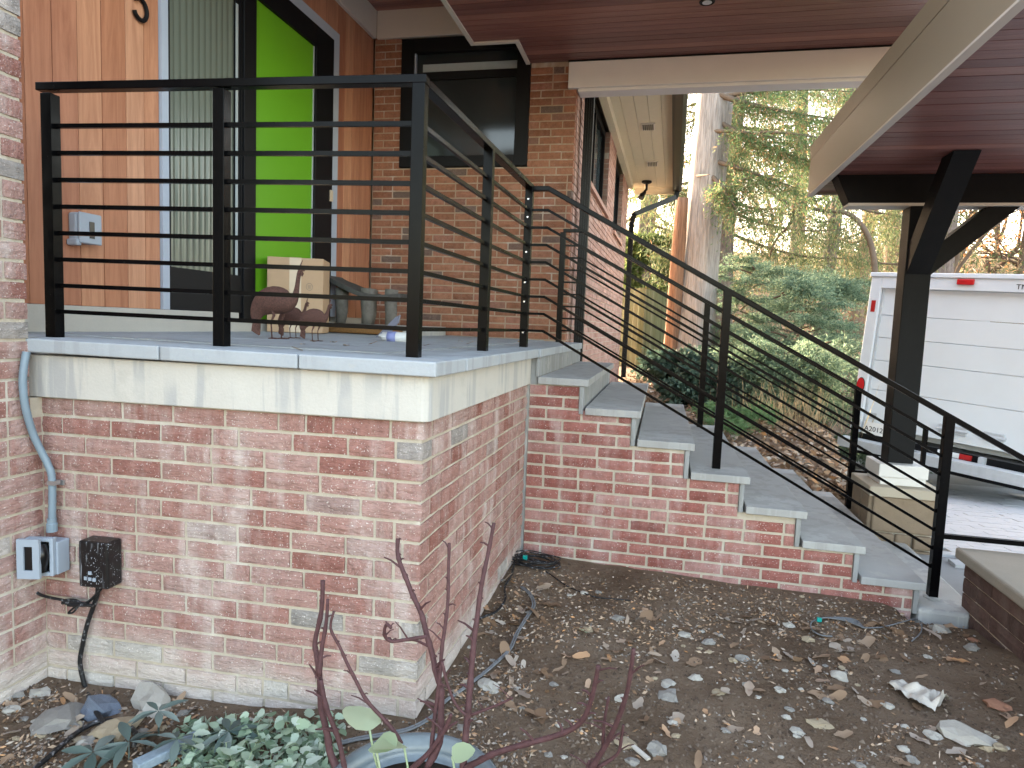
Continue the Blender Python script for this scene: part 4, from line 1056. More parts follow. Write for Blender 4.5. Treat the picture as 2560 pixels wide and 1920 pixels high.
tb_('tow_plate', 'alu', .74, .86, -.05, .018, -2.24, -2.06)
MB().lathe([(0,0),(.02,0),(.02,.03),(.034,.05),(.034,.075),(0,.09)], 12, (.80,-.12,-2.15)).build('tow_ball', MAT['chrome'], tk, local=True)
pl_ = tb_('licence_plate', 'white', .165, .47, -.012, -.002, -1.98, -1.83)
def text3(s, size, M_, mat, parent, name, ext=.001):
    cu = bpy.data.curves.new(name, 'FONT'); cu.body = s; cu.size = size; cu.extrude = ext; cu.resolution_u = 3
    ob_ = bpy.data.objects.new(name, cu); COL.objects.link(ob_)
    dg = bpy.context.evaluated_depsgraph_get(); me = bpy.data.meshes.new_from_object(ob_.evaluated_get(dg))
    bpy.data.objects.remove(ob_); me.materials.clear()
    o = put(name, me, mat, parent, local=True); o.matrix_basis = M_; return o
RX = Matrix.Rotation(math.pi/2, 4, 'X')
text3('A2012', .085, Matrix.Translation((.178,-.0135,-1.94)) @ RX, MAT['text'], pl_, 'plate_number')
text3('TM', .075, Matrix.Translation((1.50,-.002,-.155)) @ RX, MAT['text'], tk, 'lettering')
for x in (.05, WD-.3):
    w = MB().rings([[(x_, .9+rr_*math.cos(a), -2.2+rr_*math.sin(a)) for a in [2*math.pi*i/24 for i in range(24)]] for x_, rr_ in ((x,.3),(x+.02,.36),(x+.23,.36),(x+.25,.3))]).build('wheel', MAT['rubber'], tk, local=True)
    MB().rings([[(x_, .9+rr_*math.cos(a), -2.2+rr_*math.sin(a)) for a in [2*math.pi*i/16 for i in range(16)]] for x_, rr_ in ((x-.01,.19),(x+.26,.19))]).build('rim', MAT['alu'], w, local=True)
cabm = MB(); cabm.extr([(.05,3.65,-2.1),(.05,5.3,-2.1),(.05,5.3,-1.35),(.05,4.6,-1.25),(.05,4.2,-.55),(.05,3.65,-.55)], (WD-.1,0,0)); cabm.build('cab', MAT['white'], tk, local=True, bevel=.03)
for x in (.08, WD-.33):
    w = MB().rings([[(x_, 4.7+rr_*math.cos(a), -2.2+rr_*math.sin(a)) for a in [2*math.pi*i/24 for i in range(24)]] for x_, rr_ in ((x,.3),(x+.02,.36),(x+.23,.36),(x+.25,.3))]).build('wheel', MAT['rubber'], tk, local=True)

# ------------------------------------------------------------------ foliage
RS = np.random.RandomState(12)
def unit(a): return a/np.maximum(np.linalg.norm(a, axis=-1, keepdims=True), 1e-9)
def cards(C, Dv, L, Wd, roll=None):
    """diamond leaves: centre base C, direction Dv, length L, width Wd -> verts, quads"""
    n = len(C); Dv = unit(Dv); up = RS.normal(size=(n,3)); s = unit(np.cross(Dv, up))
    L = np.asarray(L).reshape(-1,1)*np.ones((n,1)); Wd = np.asarray(Wd).reshape(-1,1)*np.ones((n,1))
    V = np.stack([C, C+Dv*L*.45+s*Wd*.5, C+Dv*L, C+Dv*L*.45-s*Wd*.5], axis=1).reshape(-1,3)
    return V, np.arange(4*n).reshape(-1,4)
def foliage(name, sets, mat, parent, **kw):
    V = []; F = []; o = 0
    for v, f in sets: V.append(v); F.append(f+o); o += len(v)
    return put(name, np_mesh(name, np.concatenate(V), np.concatenate(F)), mat, parent, **kw)
def sprays(path, n, length, spread, droop, L, Wd, along=.6):
    """side sprays along a branch path (m,3): n twigs each with needles"""
    path = np.array([tuple(p) for p in path]); m = len(path)
    t = RS.rand(n)*(m-1)*.999; i = t.astype(int); fr = (t-i)[:,None]
    B = path[i]*(1-fr)+path[i+1]*fr; T = unit(path[i+1]-path[i])
    side = unit(np.cross(T, np.array([0,0,1.]))+1e-6)*np.where(RS.rand(n,1)<.5,-1,1)
    D = unit(T*along+side*spread+RS.normal(size=(n,3))*.25+np.array([0,0,-droop]))
    ln = length*(.4+.6*RS.rand(n,1))
    k = 9; s = np.linspace(.12,1,k)[None,:,None]
    P = B[:,None,:]+D[:,None,:]*ln[:,None,:]*s+np.array([0,0,-1.])*droop*.5*ln[:,None,:]*s**2
    P = P.reshape(-1,3)+RS.normal(size=(n*k,3))*.012
    Dn = np.repeat(D,k,axis=0)+RS.normal(size=(n*k,3))*.75+np.array([0,0,-droop*.5])
    return cards(P, Dn, L*(.6+.8*RS.rand(n*k)), Wd)
def bez(p0, p1, p2, k=8):
    p0, p1, p2 = Vector(p0), Vector(p1), Vector(p2)
    return [p0*(1-t)**2+p1*2*t*(1-t)+p2*t*t for t in lin(0,1,k)]
def at_d(u, v, y): return aty(u, v, y)
# pale old cedar beside the eave
ct = thing('cedar_tree', 'big pale barked cedar trunk with one shaggy orange side next to the gutter', 'tree', (.5, 14.5, .4))
rows_ = []
for k in range(26):
    t = k/25; z = .1+t*9; rad = .40-.05*t+(.16*math.exp(-t*9)); cx, cy = .60+.30*t, 14.9
    rows_.append([(cx+rad*math.cos(a)*(1+.07*math.sin(3*a+1)+.04*math.sin(7*a+z)), cy+rad*math.sin(a)*(1+.06*math.sin(4*a)), z) for a in [2*math.pi*i/22 for i in range(22)]])
MB().rings(rows_).build('trunk', MAT['bark_pale'], ct, smooth=True)
rows_ = []
for k in range(16):
    t = k/15; z = .1+t*4.1; rad = .17-.05*t; cx, cy = .20+.06*t, 14.62
    rows_.append([(cx+rad*math.cos(a)*(1+.15*math.sin(5*a+z)), cy+rad*math.sin(a)*(1+.12*math.sin(4*a+z)), z) for a in [2*math.pi*i/18 for i in range(18)]])
MB().rings(rows_).build('side_trunk', MAT['bark_red'], ct, smooth=True)
bset = []; bm_ = MB()
def cbr(u0, v0, u1, v1, u2, v2, y0=14.7, y1=13.8, r0=.06, n=90, L=.85, dr=.35):
    p = bez(at_d(u0,v0,y0), at_d(u1,v1,(y0+y1)/2), at_d(u2,v2,y1), 9)
    bm_.tube(p, [r0*(1-.85*i/8) for i in range(9)], 6)
    if n:
        bset.append(sprays(p[2:], int(n*1.25), L, .8, dr, .10, .019)); bset.append(sprays(p[2:], int(n*.7), L*.9, .5, 1.3, .09, .017))
cbr(1770,225,1880,275,2110,300, r0=.07, n=230)
cbr(1760,330,1850,320,1960,350, r0=.05, n=150)
cbr(1790,300,1900,370,2080,420, n=200, L=.9); cbr(1780,400,1850,420,1990,470, n=150); cbr(1770,430,1810,470,1850,540, n=110, L=.6)
cbr(1780,250,1900,210,2140,230, n=170); cbr(1770,500,1800,470,1880,440, n=90); cbr(1900,330,2000,330,2120,360, y0=14, y1=13.2, r0=.03, n=140)
cbr(1740,440,1755,438,1775,436, r0=.035, n=0)
foliage('foliage', bset, MAT['cedarfol'], ct); bm_.build('branches', MAT['twig'], ct, smooth=True)
# drooping spruces
def spruce(name, label, u, vbase, y, rad, h, top_px, mat_bark, nb=26, n=70, zlo=2.6, seed=1, spreadL=3.2, group=None, fmat='spruce', side=None):
    b = at_d(u, vbase, y); gz = terrain(b.x, y)
    t = thing(name, label, 'tree', (b.x, y, gz), group)
    tr_ = [(b.x+.15*math.sin(k*.5+seed), y, gz-.3+k*h/12) for k in range(13)]
    MB().tube(tr_, [rad*(1.15-.055*k) if k else rad*1.5 for k in range(13)], 14).build('trunk', MAT[mat_bark], t, smooth=True)
    rr = random.Random(seed); S = []; bm_ = MB()
    for i in range(nb):
        z = gz+zlo+(h-zlo-1)*i/nb*.9; a = rr.uniform(0, 2*math.pi) if side is None else rr.gauss(side, 1.0)
        ln = spreadL*(1-.5*i/nb)*rr.uniform(.7,1.15)
        p0 = Vector((b.x, y, z)); d = Vector((math.cos(a), math.sin(a), 0))
        p = bez(p0, p0+d*ln*.55+Vector((0,0,-.25*ln)), p0+d*ln+Vector((0,0,-.12*ln)), 9)
        bm_.tube(p, [.05*(1-.8*k/8) for k in range(9)], 5)
        S.append(sprays(p[1:], int(n*1.7), 1.05, .35, 1.5, .12, .022, .25))
        S.append(sprays(p[1:], n//2, .5, 1., .5, .12, .03, .4))
    foliage('foliage', S, MAT[fmat], t); bm_.build('branches', MAT['twig'], t, smooth=True)
spruce('spruce_tree', 'drooping spruce with thick grey trunk right of the pale cedar', 1815, 640, 20, .34, 15, 0, 'bark_grey', 34, 120, 2.9, 3, 4.0)
spruce('spruce_tree', 'drooping spruce with slim pinkish trunk just left of the carport post', 2160, 650, 25, .22, 15, 0, 'bark_pink', 26, 90, 3.6, 5, 3.6)
spruce('spruce_tree', 'drooping spruce behind the carport beam with two tone trunk', 2225, 650, 27, .25, 16, 0, 'bark_pink', 22, 80, 4.2, 8, 3.4)
spruce('spruce_tree', 'dark drooping spruce between the eave downspout and the cedar', 1610, 700, 24, .3, 16, 0, 'bark_grey', 30, 100, 3.4, 11, 3.6)
spruce('spruce_tree', 'drooping spruce filling the gap under the carport fascia', 2080, 660, 22, .2, 15, 0, 'bark_grey', 20, 55, 2.6, 17, 3.0)
spruce('spruce_tree', 'far drooping spruce in the gap between the grey trunk and the post', 1985, 640, 32, .3, 18, 0, 'bark_grey', 24, 80, 4.5, 14, 4.2)
# bare curved limbs hanging in the gap
lb = thing('bare_limb_tree', 'bare dark limb curving through the gap left of the carport roof', 'tree', at_d(2040,560,17))
m = MB()
def limb(l, y, r0):
    p = smooth_path([at_d(u, v, y+.3*i) for i, (u, v) in enumerate(l)], 5); n = len(p)
    m.tube(p, [r0*(1-.7*i/n) for i in range(n)], 6)
limb([(2190,780),(2180,620),(2130,540),(2050,525),(1960,505),(1900,450),(1860,410)], 17, .075)
limb([(1985,515),(1975,560),(1940,600),(1925,640)], 17.5, .05); limb([(2060,525),(2100,490),(2200,470)], 17.4, .04)
limb([(1900,450),(1950,430),(2000,410),(2040,360)], 17.6, .03); limb([(1960,505),(1990,470),(2010,420)], 17.6, .03)
m.build('trunk', MAT['twig'], lb, smooth=True)
S = [sprays([at_d(u,v,17) for u,v in ((1880,470),(1960,520),(2050,535),(2150,540))], 170, .8, .3, 1.6, .08, .02, .2), sprays([at_d(u,v,17) for u,v in ((2040,450),(2090,480),(2140,500))], 90, .8, .3, 1.4, .08, .02, .2)]
foliage('foliage', S, MAT['spruce'], lb)
# juniper shrubs
def juniper(label, u, v, y, w, h, n, seed, mat='juniper', L=.55, lay=7, name='juniper_shrub', cat='shrub', leaf=.05, lw=.014):
    b = at_d(u, v, y); gz = terrain(b.x, y)
    t = thing(name, label, cat, (b.x, y, gz)); S = []; bm_ = MB(); rr = random.Random(seed)
    for i in range(lay*5):
        f = rr.random(); z = gz+h*f; a = rr.uniform(math.pi*.95, math.pi*2.05) if rr.random() < .8 else rr.uniform(0, 6.28)
        ln = w*(1.05-.55*f)*rr.uniform(.55,1.05)
        p0 = Vector((b.x+rr.uniform(-.2,.2)*w, y+rr.uniform(-.1,.2), max(gz+.05, z-.2*ln)))
        p = bez(p0, p0+Vector((math.cos(a)*ln*.5, math.sin(a)*ln*.4, .22*ln)), p0+Vector((math.cos(a)*ln, math.sin(a)*ln*.8, .12*ln+rr.uniform(-.1,.15))), 8)
        bm_.tube(p, [.022*(1-.8*k/7) for k in range(8)], 5)
        S.append(sprays(p[2:], int(n*1.5), L, .9, .12, leaf*1.25, lw*1.5, .8))
    foliage('foliage', S, MAT[mat], t); bm_.build('branches', MAT['twig'], t, smooth=True)
juniper('tall blue green juniper left of the white truck', 2090, 980, 11.5, 1.3, 2.0, 75, 1)
juniper('blue green juniper spreading behind the middle stair post', 1960, 900, 13.5, 1.4, 2.1, 70, 2)
juniper('layered green juniper just right of the cedar trunk', 1850, 800, 15.5, 1.6, 2.6, 70, 3, 'juniper')
juniper('low dark juniper behind the straw stems', 1960, 1020, 10.3, .9, .9, 70, 4)
juniper('yellow green evergreen bush above the board fence', 1610, 740, 20.5, 1.6, 3.6, 130, 5, 'yellowfol', .5, name='evergreen_bush', leaf=.11, lw=.05)
juniper('dark ivy clump at the foot of the cedar trunk', 1690, 950, 12.9, .6, .6, 70, 6, 'ivy', .35, 5, 'ivy_clump', 'plant', .07, .05)
juniper('dark leafy ground plant behind the upper steps', 1790, 1000, 10.6, .8, .55, 80, 7, 'ivy', .35, 5, 'ivy_clump', 'plant', .07, .04)
juniper('dark green shrub filling the slope between cedar and truck', 2030, 800, 17.5, 2.2, 2.4, 80, 9, 'juniper', .6)
def fern(label, u, v, y, s, n=14):
    b = at_d(u, v, y); gz = terrain(b.x, y); t = thing('fern', label, 'fern', (b.x, y, gz)); S = []
    for i in range(n):
        a = R.uniform(0,6.28); ln = s*R.uniform(.7,1.1)
        p = bez((b.x,y,gz+.05), (b.x+math.cos(a)*ln*.5,y+math.sin(a)*ln*.5,gz+ln*.75), (b.x+math.cos(a)*ln,y+math.sin(a)*ln,gz+ln*.35), 9)
        S.append(sprays(p[1:], 26, .14*s/.5, 1.2, .1, .06*s/.5, .016*s/.5, .25))
    foliage('fronds', S, MAT['fern'], t)
fern('bright green fern beside the middle of the steps', 1840, 1040, 8.8, .55); fern('smaller bright fern low behind the fourth step', 1825, 1090, 8.2, .35, 9)
gr = thing('ornamental_grass', 'clump of dry straw stems in front of the dark juniper', 'grass clump', at_d(1990,1080,8.9))
b = at_d(1960,1080,8.9); gz = terrain(b.x,8.9); n = 150
C = np.column_stack([b.x+RS.normal(size=n)*.32, 8.9+RS.normal(size=n)*.2, np.full(n, gz)]); Dv = np.column_stack([RS.normal(size=n)*.22, RS.normal(size=n)*.22, np.ones(n)])
foliage('stems', [cards(C, Dv, .35+.4*RS.rand(n), .012)], MAT['dry'], gr)
# bare russet trees on the far slope to the right
def bare_tree(label, u, y, h, seed, leaves, rad=.16, group='bare autumn trees on the far slope'):
    b = at_d(u, 680, y); gz = terrain(b.x, y); t = thing('bare_tree', label, 'tree', (b.x, y, gz), group); rr = random.Random(seed); m = MB(); tips = []
    def grow(p, d, ln, r_, k):
        q = p+d*ln; mid = (p+q)/2+Vector((rr.gauss(0,.06),rr.gauss(0,.06),rr.gauss(0,.04)))*ln
        m.tube([p, mid, q], [r_, r_*.85, r_*.68], 5, cap=False)
        if k == 0: tips.append(q); return
        for _ in range(rr.choice((2,3,3))):
            nd = (d+Vector((rr.gauss(0,.55),rr.gauss(0,.55),rr.gauss(.05,.35)))).normalized()
            grow(q if rr.random() < .6 else p.lerp(q, .7), nd, ln*rr.uniform(.6,.85), r_*.62, k-1)
    grow(Vector((b.x,y,gz-.3)), Vector((rr.gauss(0,.06),0,1)).normalized(), h*.3, rad, 5)
    m.build('trunk', MAT['twig'], t, smooth=True)
    if leaves:
        P = np.array([tuple(tips[rr.randrange(len(tips))]) for _ in range(leaves)])+RS.normal(size=(leaves,3))*.45
        foliage('foliage', [cards(P, RS.normal(size=(leaves,3)), .13+.08*RS.rand(leaves), .09)], MAT['orange'], t)
for i, (u, y, h, lv) in enumerate(((2380,24,8,500),(2460,30,9,900),(2540,27,8,700),(2600,33,10,900),(2410,38,10,1100),(2500,42,11,1200),(2330,34,9,500),(2080,40,11,600),(1930,44,12,500),(2660,28,8,600))):
    lab_ = 'bare %s tree with russet leaves, %s' % ('slender' if h < 9 else 'mid height' if h == 9 else 'tall', 'left of the carport post' if u < 2200 else 'just right of the carport post' if u < 2420 else 'over the truck at the right edge')
    bare_tree(lab_, u, y, h, 30+i, lv, group='autumn trees: '+lab_)
tk2 = thing('grey_tree', 'thick grey trunk rising right behind the black carport post', 'tree', at_d(2345,690,22))
b = at_d(2345,690,22); MB().tube([(b.x,22,terrain(b.x,22)-.3+k) for k in range(12)], [.42-.012*k for k in range(12)], 14).build('trunk', MAT['bark_grey'], tk2, smooth=True)
# tangled far-off wood on the slope
n = 60000
yy = 24+RS.rand(n)*24; uu = 1480+RS.rand(n)*1250
P = []
for i in range(n):
    d = ray(uu[i], 700); x = d[0]/d[1]*yy[i]; g = terrain(x, yy[i]); hgt = abs(RS.normal())*1.5
    if mnoise.noise(Vector((x*.5, yy[i]*.25, hgt*.5))) > -.08: P.append((x, yy[i], g+hgt))
P = np.array(P); v_, f_ = cards(P, RS.normal(size=(len(P),3))+np.array([0,0,.6]), .14+.22*RS.rand(len(P)), .03+.05*RS.rand(len(P)))
put('distant_woodland', np_mesh('distant_woodland', v_, f_), MAT['farwood'], kind='stuff')
# fence
fa = at_d(1535, 720, 16.4); fb = at_d(1612, 724, 16.6); fc = at_d(1800, 757, 23.5)
fe = thing('board_fence', 'mossy vertical board fence behind the cedar trunk', 'fence', (fb.x, fb.y, terrain(fb.x, fb.y)))
for p, q2 in ((fa, fb), (fb, fc)):
    d = Vector((q2.x-p.x, q2.y-p.y, 0)); L_ = d.length; d.normalize(); n_ = max(2, int(L_/.125))
    for i in range(n_):
        c = Vector((p.x,p.y,0))+d*(i+.5)*L_/n_; gz = terrain(c.x, c.y)
        zt_ = 2.42+R.uniform(-.02,.02)
        MB().obox((c.x,c.y), d, L_/n_*.47, .011+R.uniform(0,.006), gz-.1, zt_).build('board', MAT['fence'], fe)
    for z in (.35, 1.55):
        c = (Vector((p.x,p.y,0))+Vector((q2.x,q2.y,0)))/2+Vector((-d.y,d.x,0))*.03
        MB().obox((c.x,c.y), d, L_/2, .018, terrain(c.x,c.y)+z, terrain(c.x,c.y)+z+.09).build('rail', MAT['fence'], fe)

# ------------------------------------------------------------------ rocks, leaves, debris
def rock_mesh(seed, k=.55, sub=2):
    me = blob((0,0,0), 1, 1, 1, seed, 0, k, sub); return me
RM = [rock_mesh(i+1) for i in range(7)]
RB = {}
def rock(label, u, v, wpx, hpx, mat, name='rock', cat='rock', group=None, zs=.35, seed=0, rot=None, mesh=None):
    p = gpt(u, v, 0); dist = (Vector((p.x,p.y,p.z))-Vector((0,0,ZC))).length
    w = wpx/FPX*dist; dpt = min(w*1.2, max(w*.45, hpx/FPX*dist*1.35))
    key = (seed % 7, mat)
    if key not in RB:
        me = RM[seed % 7].copy(); me.materials.append(MAT[mat]); RB[key] = me
    o = bpy.data.objects.new(name, RB[key]); COL.objects.link(o)
    o.location = (p.x, p.y, p.z+w*zs*.12); o.scale = (w/2, dpt/2, w*zs/2); o.rotation_euler = (R.uniform(-.15,.15), R.uniform(-.15,.15), rot if rot is not None else R.uniform(-.5,.5))
    return props(o, label, cat, group)
def r7(l, x, y, w, h, mat, s, **k): u, v = z4x(7,x,y); return rock(l, u, v, w/2.57, h/2.57, mat, seed=s, **k)
def r8(l, x, y, w, h, mat, s, **k): u, v = z4x(8,x,y); return rock(l, u, v, w/2.57, h/2.57, mat, seed=s, **k)
def r9(l, x, y, w, h, mat, s, **k): u, v = z4x(9,x,y); return rock(l, u, v, w/2.57, h/2.57, mat, seed=s, **k)
r7('large flat grey rock left of the cable loop', 375, 1350, 215, 180, 'rock', 1, zs=.4)
r7('squarish tan rock under the cable loop', 745, 1420, 200, 160, 'rock_tan', 2, zs=.5)
r7('dark wet slate lump under the hanging cable', 650, 1280, 190, 120, 'rock_blue', 3, zs=.6)
r7('pale broken slab leaning near the porch wall', 990, 1245, 290, 110, 'rock_pale', 4, zs=.35)
r7('pale blue grey stone near the pier foot', 265, 1165, 100, 55, 'rock_pale', 5)
r7('brown stone below the tan rock', 535, 1470, 80, 45, 'rock_tan', 6)
r8('long pale stone by the grey cable', 955, 1130, 150, 70, 'rock_pale', 1, zs=.4, rot=-.5)
r8('dark stone, lower of the two touching stones on open soil', 2110, 1190, 115, 90, 'rock', 2)
r8('pale stone, upper of the two touching stones on open soil', 2105, 1105, 80, 80, 'rock_pale', 3)
r8('smooth dark stone at the bottom near the stick', 2040, 1540, 110, 80, 'rock', 4, zs=.6)
r8('tan rounded wood disc beside the stick', 1830, 1485, 120, 90, 'rock_tan', 5, zs=.25, name='wood_disc', cat='wood')
r9('rough white slab at the far lower right', 1840, 1450, 240, 130, 'rock_pale', 6, zs=.35, rot=-.4)
r9('rusty orange stone at the right edge', 2040, 1250, 120, 80, 'rock_red', 1)
r9('pale tan stone in the middle of the soil', 1022, 1065, 90, 60, 'rock_pale', 2, zs=.6)
r9('grey stone near the landing pad', 1670, 765, 85, 65, 'rock_pale', 3, zs=.6)
r9('reddish stone below the garden wall', 1892, 830, 50, 50, 'rock_red', 4)
r9('flat tan shard left of the white scrap', 895, 1365, 130, 55, 'rock_tan', 5, zs=.25)
r9('pale blue shard at the left of the soil', 30, 790, 80, 55, 'rock_pale', 6, zs=.3)
stk = thing('stick', 'short pale flat stick beside the wood disc', 'stick', gpt(*z4x(8,1930,1540)))
a, b = gpt(*z4x(8,1885,1505),.008), gpt(*z4x(8,1985,1590),.008); MB().bar(a, b, .016, .006).build('piece', MAT['bone'], stk)
# torn white scrap
sc_ = thing('paper_scrap', 'crumpled torn white scrap with a hollow end lying on the soil', 'scrap', gpt(*z4x(9,1540,1220)))
ca, cb = gpt(*z4x(9,1345,1100)), gpt(*z4x(9,1690,1260)); ax = cb-ca; la = ax.length; ax.normalize(); ay = Vector((-ax.y, ax.x, 0)).normalized(); V = []; F = []
nx_, ny_ = 22, 12
for i in range(nx_+1):
    t = i/nx_; w = .02+.085*t**.9*(1-.55*max(0, t-.8)/.2)+.008*mnoise.noise(Vector((t*9,3,1)))
    for k in range(ny_+1):
        q_ = k/ny_*2-1
        h = .008+abs(mnoise.noise(Vector((t*3.2, q_*1.6, 4))))*.05*(.4+t)+.045*t*(1-q_*q_)+.012*abs(mnoise.noise(Vector((t*9, q_*4, 9))))
        if t > .72: h -= .075*max(0, 1-((t-.88)/.12)**2-(q_/.55)**2)
        p = ca+ax*(la*t)+ay*(w*q_+.006*mnoise.noise(Vector((t*20,q_*9,2)))); p.z = terrain(p.x, p.y)+max(.002, h)
        V.append(p)
for i in range(nx_):
    for k in range(ny_):
        a = i*(ny_+1)+k; F.append((a, a+1, a+ny_+2, a+ny_+1))
MB().add(V, F).build('sheet', MAT['bone'], sc_, smooth=True)
# many small stones as individuals
rr4 = random.Random(77)
def free(x, y):
    if y > 3.74 and x > -.9: return False
    if x < -.74 and y > 2.085+.041*(x+.76): return False
    if x > 1.6: return False
    if (x+.59)**2+(y-1.62)**2 < .07: return False
    return True
for i in range(76):
    for _ in range(50):
        u, v = rr4.uniform(1010, 2520), rr4.uniform(1440, 1915)
        p = gpt(u, v)
        if free(p.x, p.y) and (v > 1560 or u < 1500 or rr4.random() < .5): break
    w = rr4.choice((12,14,16,20,24,30))
    mt_ = rr4.choice(('rock_pale','rock','rock_pale','rock_tan','rock'))
    lab_ = '%s %s stone on the %s' % ('tiny' if w < 15 else 'small' if w < 22 else 'medium', {'rock_pale':'pale','rock':'grey','rock_tan':'tan'}[mt_], 'soil drift below the steps' if v < 1600 else 'open soil right of the scrap' if u > 2150 else 'open soil in the middle' if u > 1600 else 'open soil beside the pruned shrub')
    rock(lab_, u, v, w, w*.6, mt_, name='pebble', cat='stone', group='stones: '+lab_, zs=.45, seed=rr4.randrange(7))
for i in range(36):
    u, v = rr4.uniform(5, 640), rr4.uniform(1740, 1915); p = gpt(u, v)
    if not free(p.x, p.y) or v < 1735+(u-100)*.08: continue
    w = rr4.choice((14,18,24,30))
    mt_ = rr4.choice(('rock_pale','rock','rock_tan','rock'))
    lab_ = '%s %s stone among the leaf litter at the lower left' % ('small' if w < 20 else 'medium', {'rock_pale':'pale','rock':'grey','rock_tan':'tan'}[mt_])
    rock(lab_, u, v, w, w*.6, mt_, name='pebble', cat='stone', group='stones: '+lab_, zs=.45, seed=rr4.randrange(7))
# fallen leaves
def leaf_mesh(seed, w=.45, curl=.35):
    r_ = random.Random(seed); V = []; F = []
    n = 5
    for i in range(n+1):
        t = i/n; ww = w*math.sin(math.pi*(.06+.9*t))**.8*.5*(1+r_.uniform(-.4,.3)); z = r_.uniform(-.05,.05)+curl*.3*math.sin(t*3.0+seed)+.03
        V += [(t-.5, -ww, z+curl*ww*r_.uniform(.2,1)), (t-.5, 0, z), (t-.5, ww, z+curl*ww*r_.uniform(.2,1))]
    for i in range(n): F += [(3*i,3*i+3,3*i+4,3*i+1),(3*i+1,3*i+4,3*i+5,3*i+2)]
    m = MB(); m.add(V, F); me = m.mesh('leaf', True); return me
LM = [leaf_mesh(i, .35+.07*i, .25+.1*(i % 3)) for i in range(5)]
for me in LM: me.materials.append(MAT['fallen'])
def leaf(u, v, w, label, group):
    sz_ = 'small' if w < 24 else 'medium' if w < 36 else 'large' if w < 48 else 'largest'
    label = sz_+' '+label; group = sz_+' '+group
    p = gpt(u, v, .006); dist = (Vector((p.x,p.y,p.z))-Vector((0,0,ZC))).length; s = w/FPX*dist
    o = bpy.data.objects.new('fallen_leaf', LM[rr4.randrange(5)]); COL.objects.link(o); o.location = p; o.scale = (s,s,s)
    o.rotation_euler = (rr4.gauss(0,.25), rr4.gauss(0,.25), rr4.uniform(0,6.28)); props(o, label, 'leaf', group)
zones = [((1110,1400),(1450,1560),42,'dry curled leaf near the coil of cable','dry leaves near the coil of cable'), ((1400,2420),(1530,1660),70,'dry leaf in the drift below the steps','dry leaves drifted below the steps'), ((1040,1500),(1560,1800),50,'dry leaf on the soil beside the porch corner','dry leaves beside the porch corner'), ((10,640),(1745,1915),46,'dry leaf on the litter left of the pot','dry leaves left of the pot'), ((1500,2540),(1640,1910),54,'dry leaf on the open soil','dry leaves on the open soil')]
for (u0,u1),(v0,v1),n,lab,grp in zones:
    k = 0
    while k < n:
        u, v = rr4.uniform(u0,u1), rr4.uniform(v0,v1); p = gpt(u, v)
        k += 1
        if free(p.x, p.y) and v > 1440: leaf(u, v, rr4.choice((20,26,32,40,52)), lab, grp)
gl = gpt(*z4x(8,1565,765), .006); o = put('green_leaf', LM[2].copy(), None, None, label='single pale green leaf on the bare soil', cat='leaf'); o.data.materials.clear(); o.data.materials.append(MAT['sprout']); o.location = gl; o.scale = (.055,)*3; o.rotation_euler = (0,0,.2)
# gravel and litter that nobody could count
def scatter(n, fn):
    P = []
    while len(P) < n:
        u, v = fn()
        p = gpt(u, v, .002)
        if free(p.x, p.y): P.append(tuple(p))
    return np.array(P)
def ufn():
    while True:
        u, v = rr4.uniform(0,2560), rr4.uniform(1420,1918)
        d = mnoise.noise(Vector((u/150, v/75, 5)))+.6*mnoise.noise(Vector((u/45, v/22, 9)))
        edge = .5 if (v < 1600 and u > 1050) else (.45 if u < 700 else (.5 if 1000 < u < 1330 else 0))
        if d+edge > rr4.uniform(.0,.75): return u, v
P = scatter(2600, ufn); n = len(P)
s = .003+.006*RS.rand(n)**2
T4 = np.array([(1,0,-.4),(-.5,.87,-.4),(-.5,-.87,-.4),(.1,.05,.7)])
ang = RS.rand(n)*6.28; ca, sa = np.cos(ang), np.sin(ang)
Q = T4[None]*(.6+.8*RS.rand(n,4,1)); X = Q[...,0]*ca[:,None]-Q[...,1]*sa[:,None]; Y = Q[...,0]*sa[:,None]+Q[...,1]*ca[:,None]
V = np.stack([X,Y,Q[...,2]*.8],-1)*s[:,None,None]+P[:,None,:]
F = np.array([(0,1,3),(1,2,3),(2,0,3)])[None]+4*np.arange(n)[:,None,None]
put('gravel', np_mesh('gravel', V.reshape(-1,3), F.reshape(-1,3)), MAT['gravel'], kind='stuff')
P = scatter(5200, lambda: (rr4.uniform(0,2560), rr4.uniform(1400,1918))); n = len(P)
s = .003+.012*RS.rand(n)**2.5
ang = RS.rand(n)*6.28; ca_, sa_ = np.cos(ang), np.sin(ang)
Q = T4[None]*(.6+.8*RS.rand(n,4,1)); X = Q[...,0]*ca_[:,None]-Q[...,1]*sa_[:,None]; Y = Q[...,0]*sa_[:,None]+Q[...,1]*ca_[:,None]
V = np.stack([X,Y,Q[...,2]*.8],-1)*s[:,None,None]+P[:,None,:]
F = np.array([(0,1,3),(1,2,3),(2,0,3)])[None]+4*np.arange(n)[:,None,None]
put('soil_clods', np_mesh('soil_clods', V.reshape(-1,3), F.reshape(-1,3)), MAT['clod'], kind='stuff')
P = np.concatenate([scatter(3400, ufn), scatter(1500, lambda: (rr4.uniform(1080,2450), rr4.gauss(1545,55)))]); n = len(P)
Dv = np.column_stack([RS.normal(size=(n,2)), RS.normal(size=n)*.25])
v_, f_ = cards(P+np.array([0,0,.004]), Dv, .008+.022*RS.rand(n), .004+.008*RS.rand(n)); put('leaf_litter', np_mesh('leaf_litter', v_, f_), MAT['litter'], kind='stuff')
n = 9000
Y_ = 5.9+RS.rand(n)**1.6*9; Xl = -.6+RS.rand(n)*(3.2)
ok = [i for i in range(n) if Xl[i] < edge_x(Y_[i])+.15]
P = np.array([(Xl[i], Y_[i], terrain(Xl[i], Y_[i])+.012) for i in ok]); n = len(P)
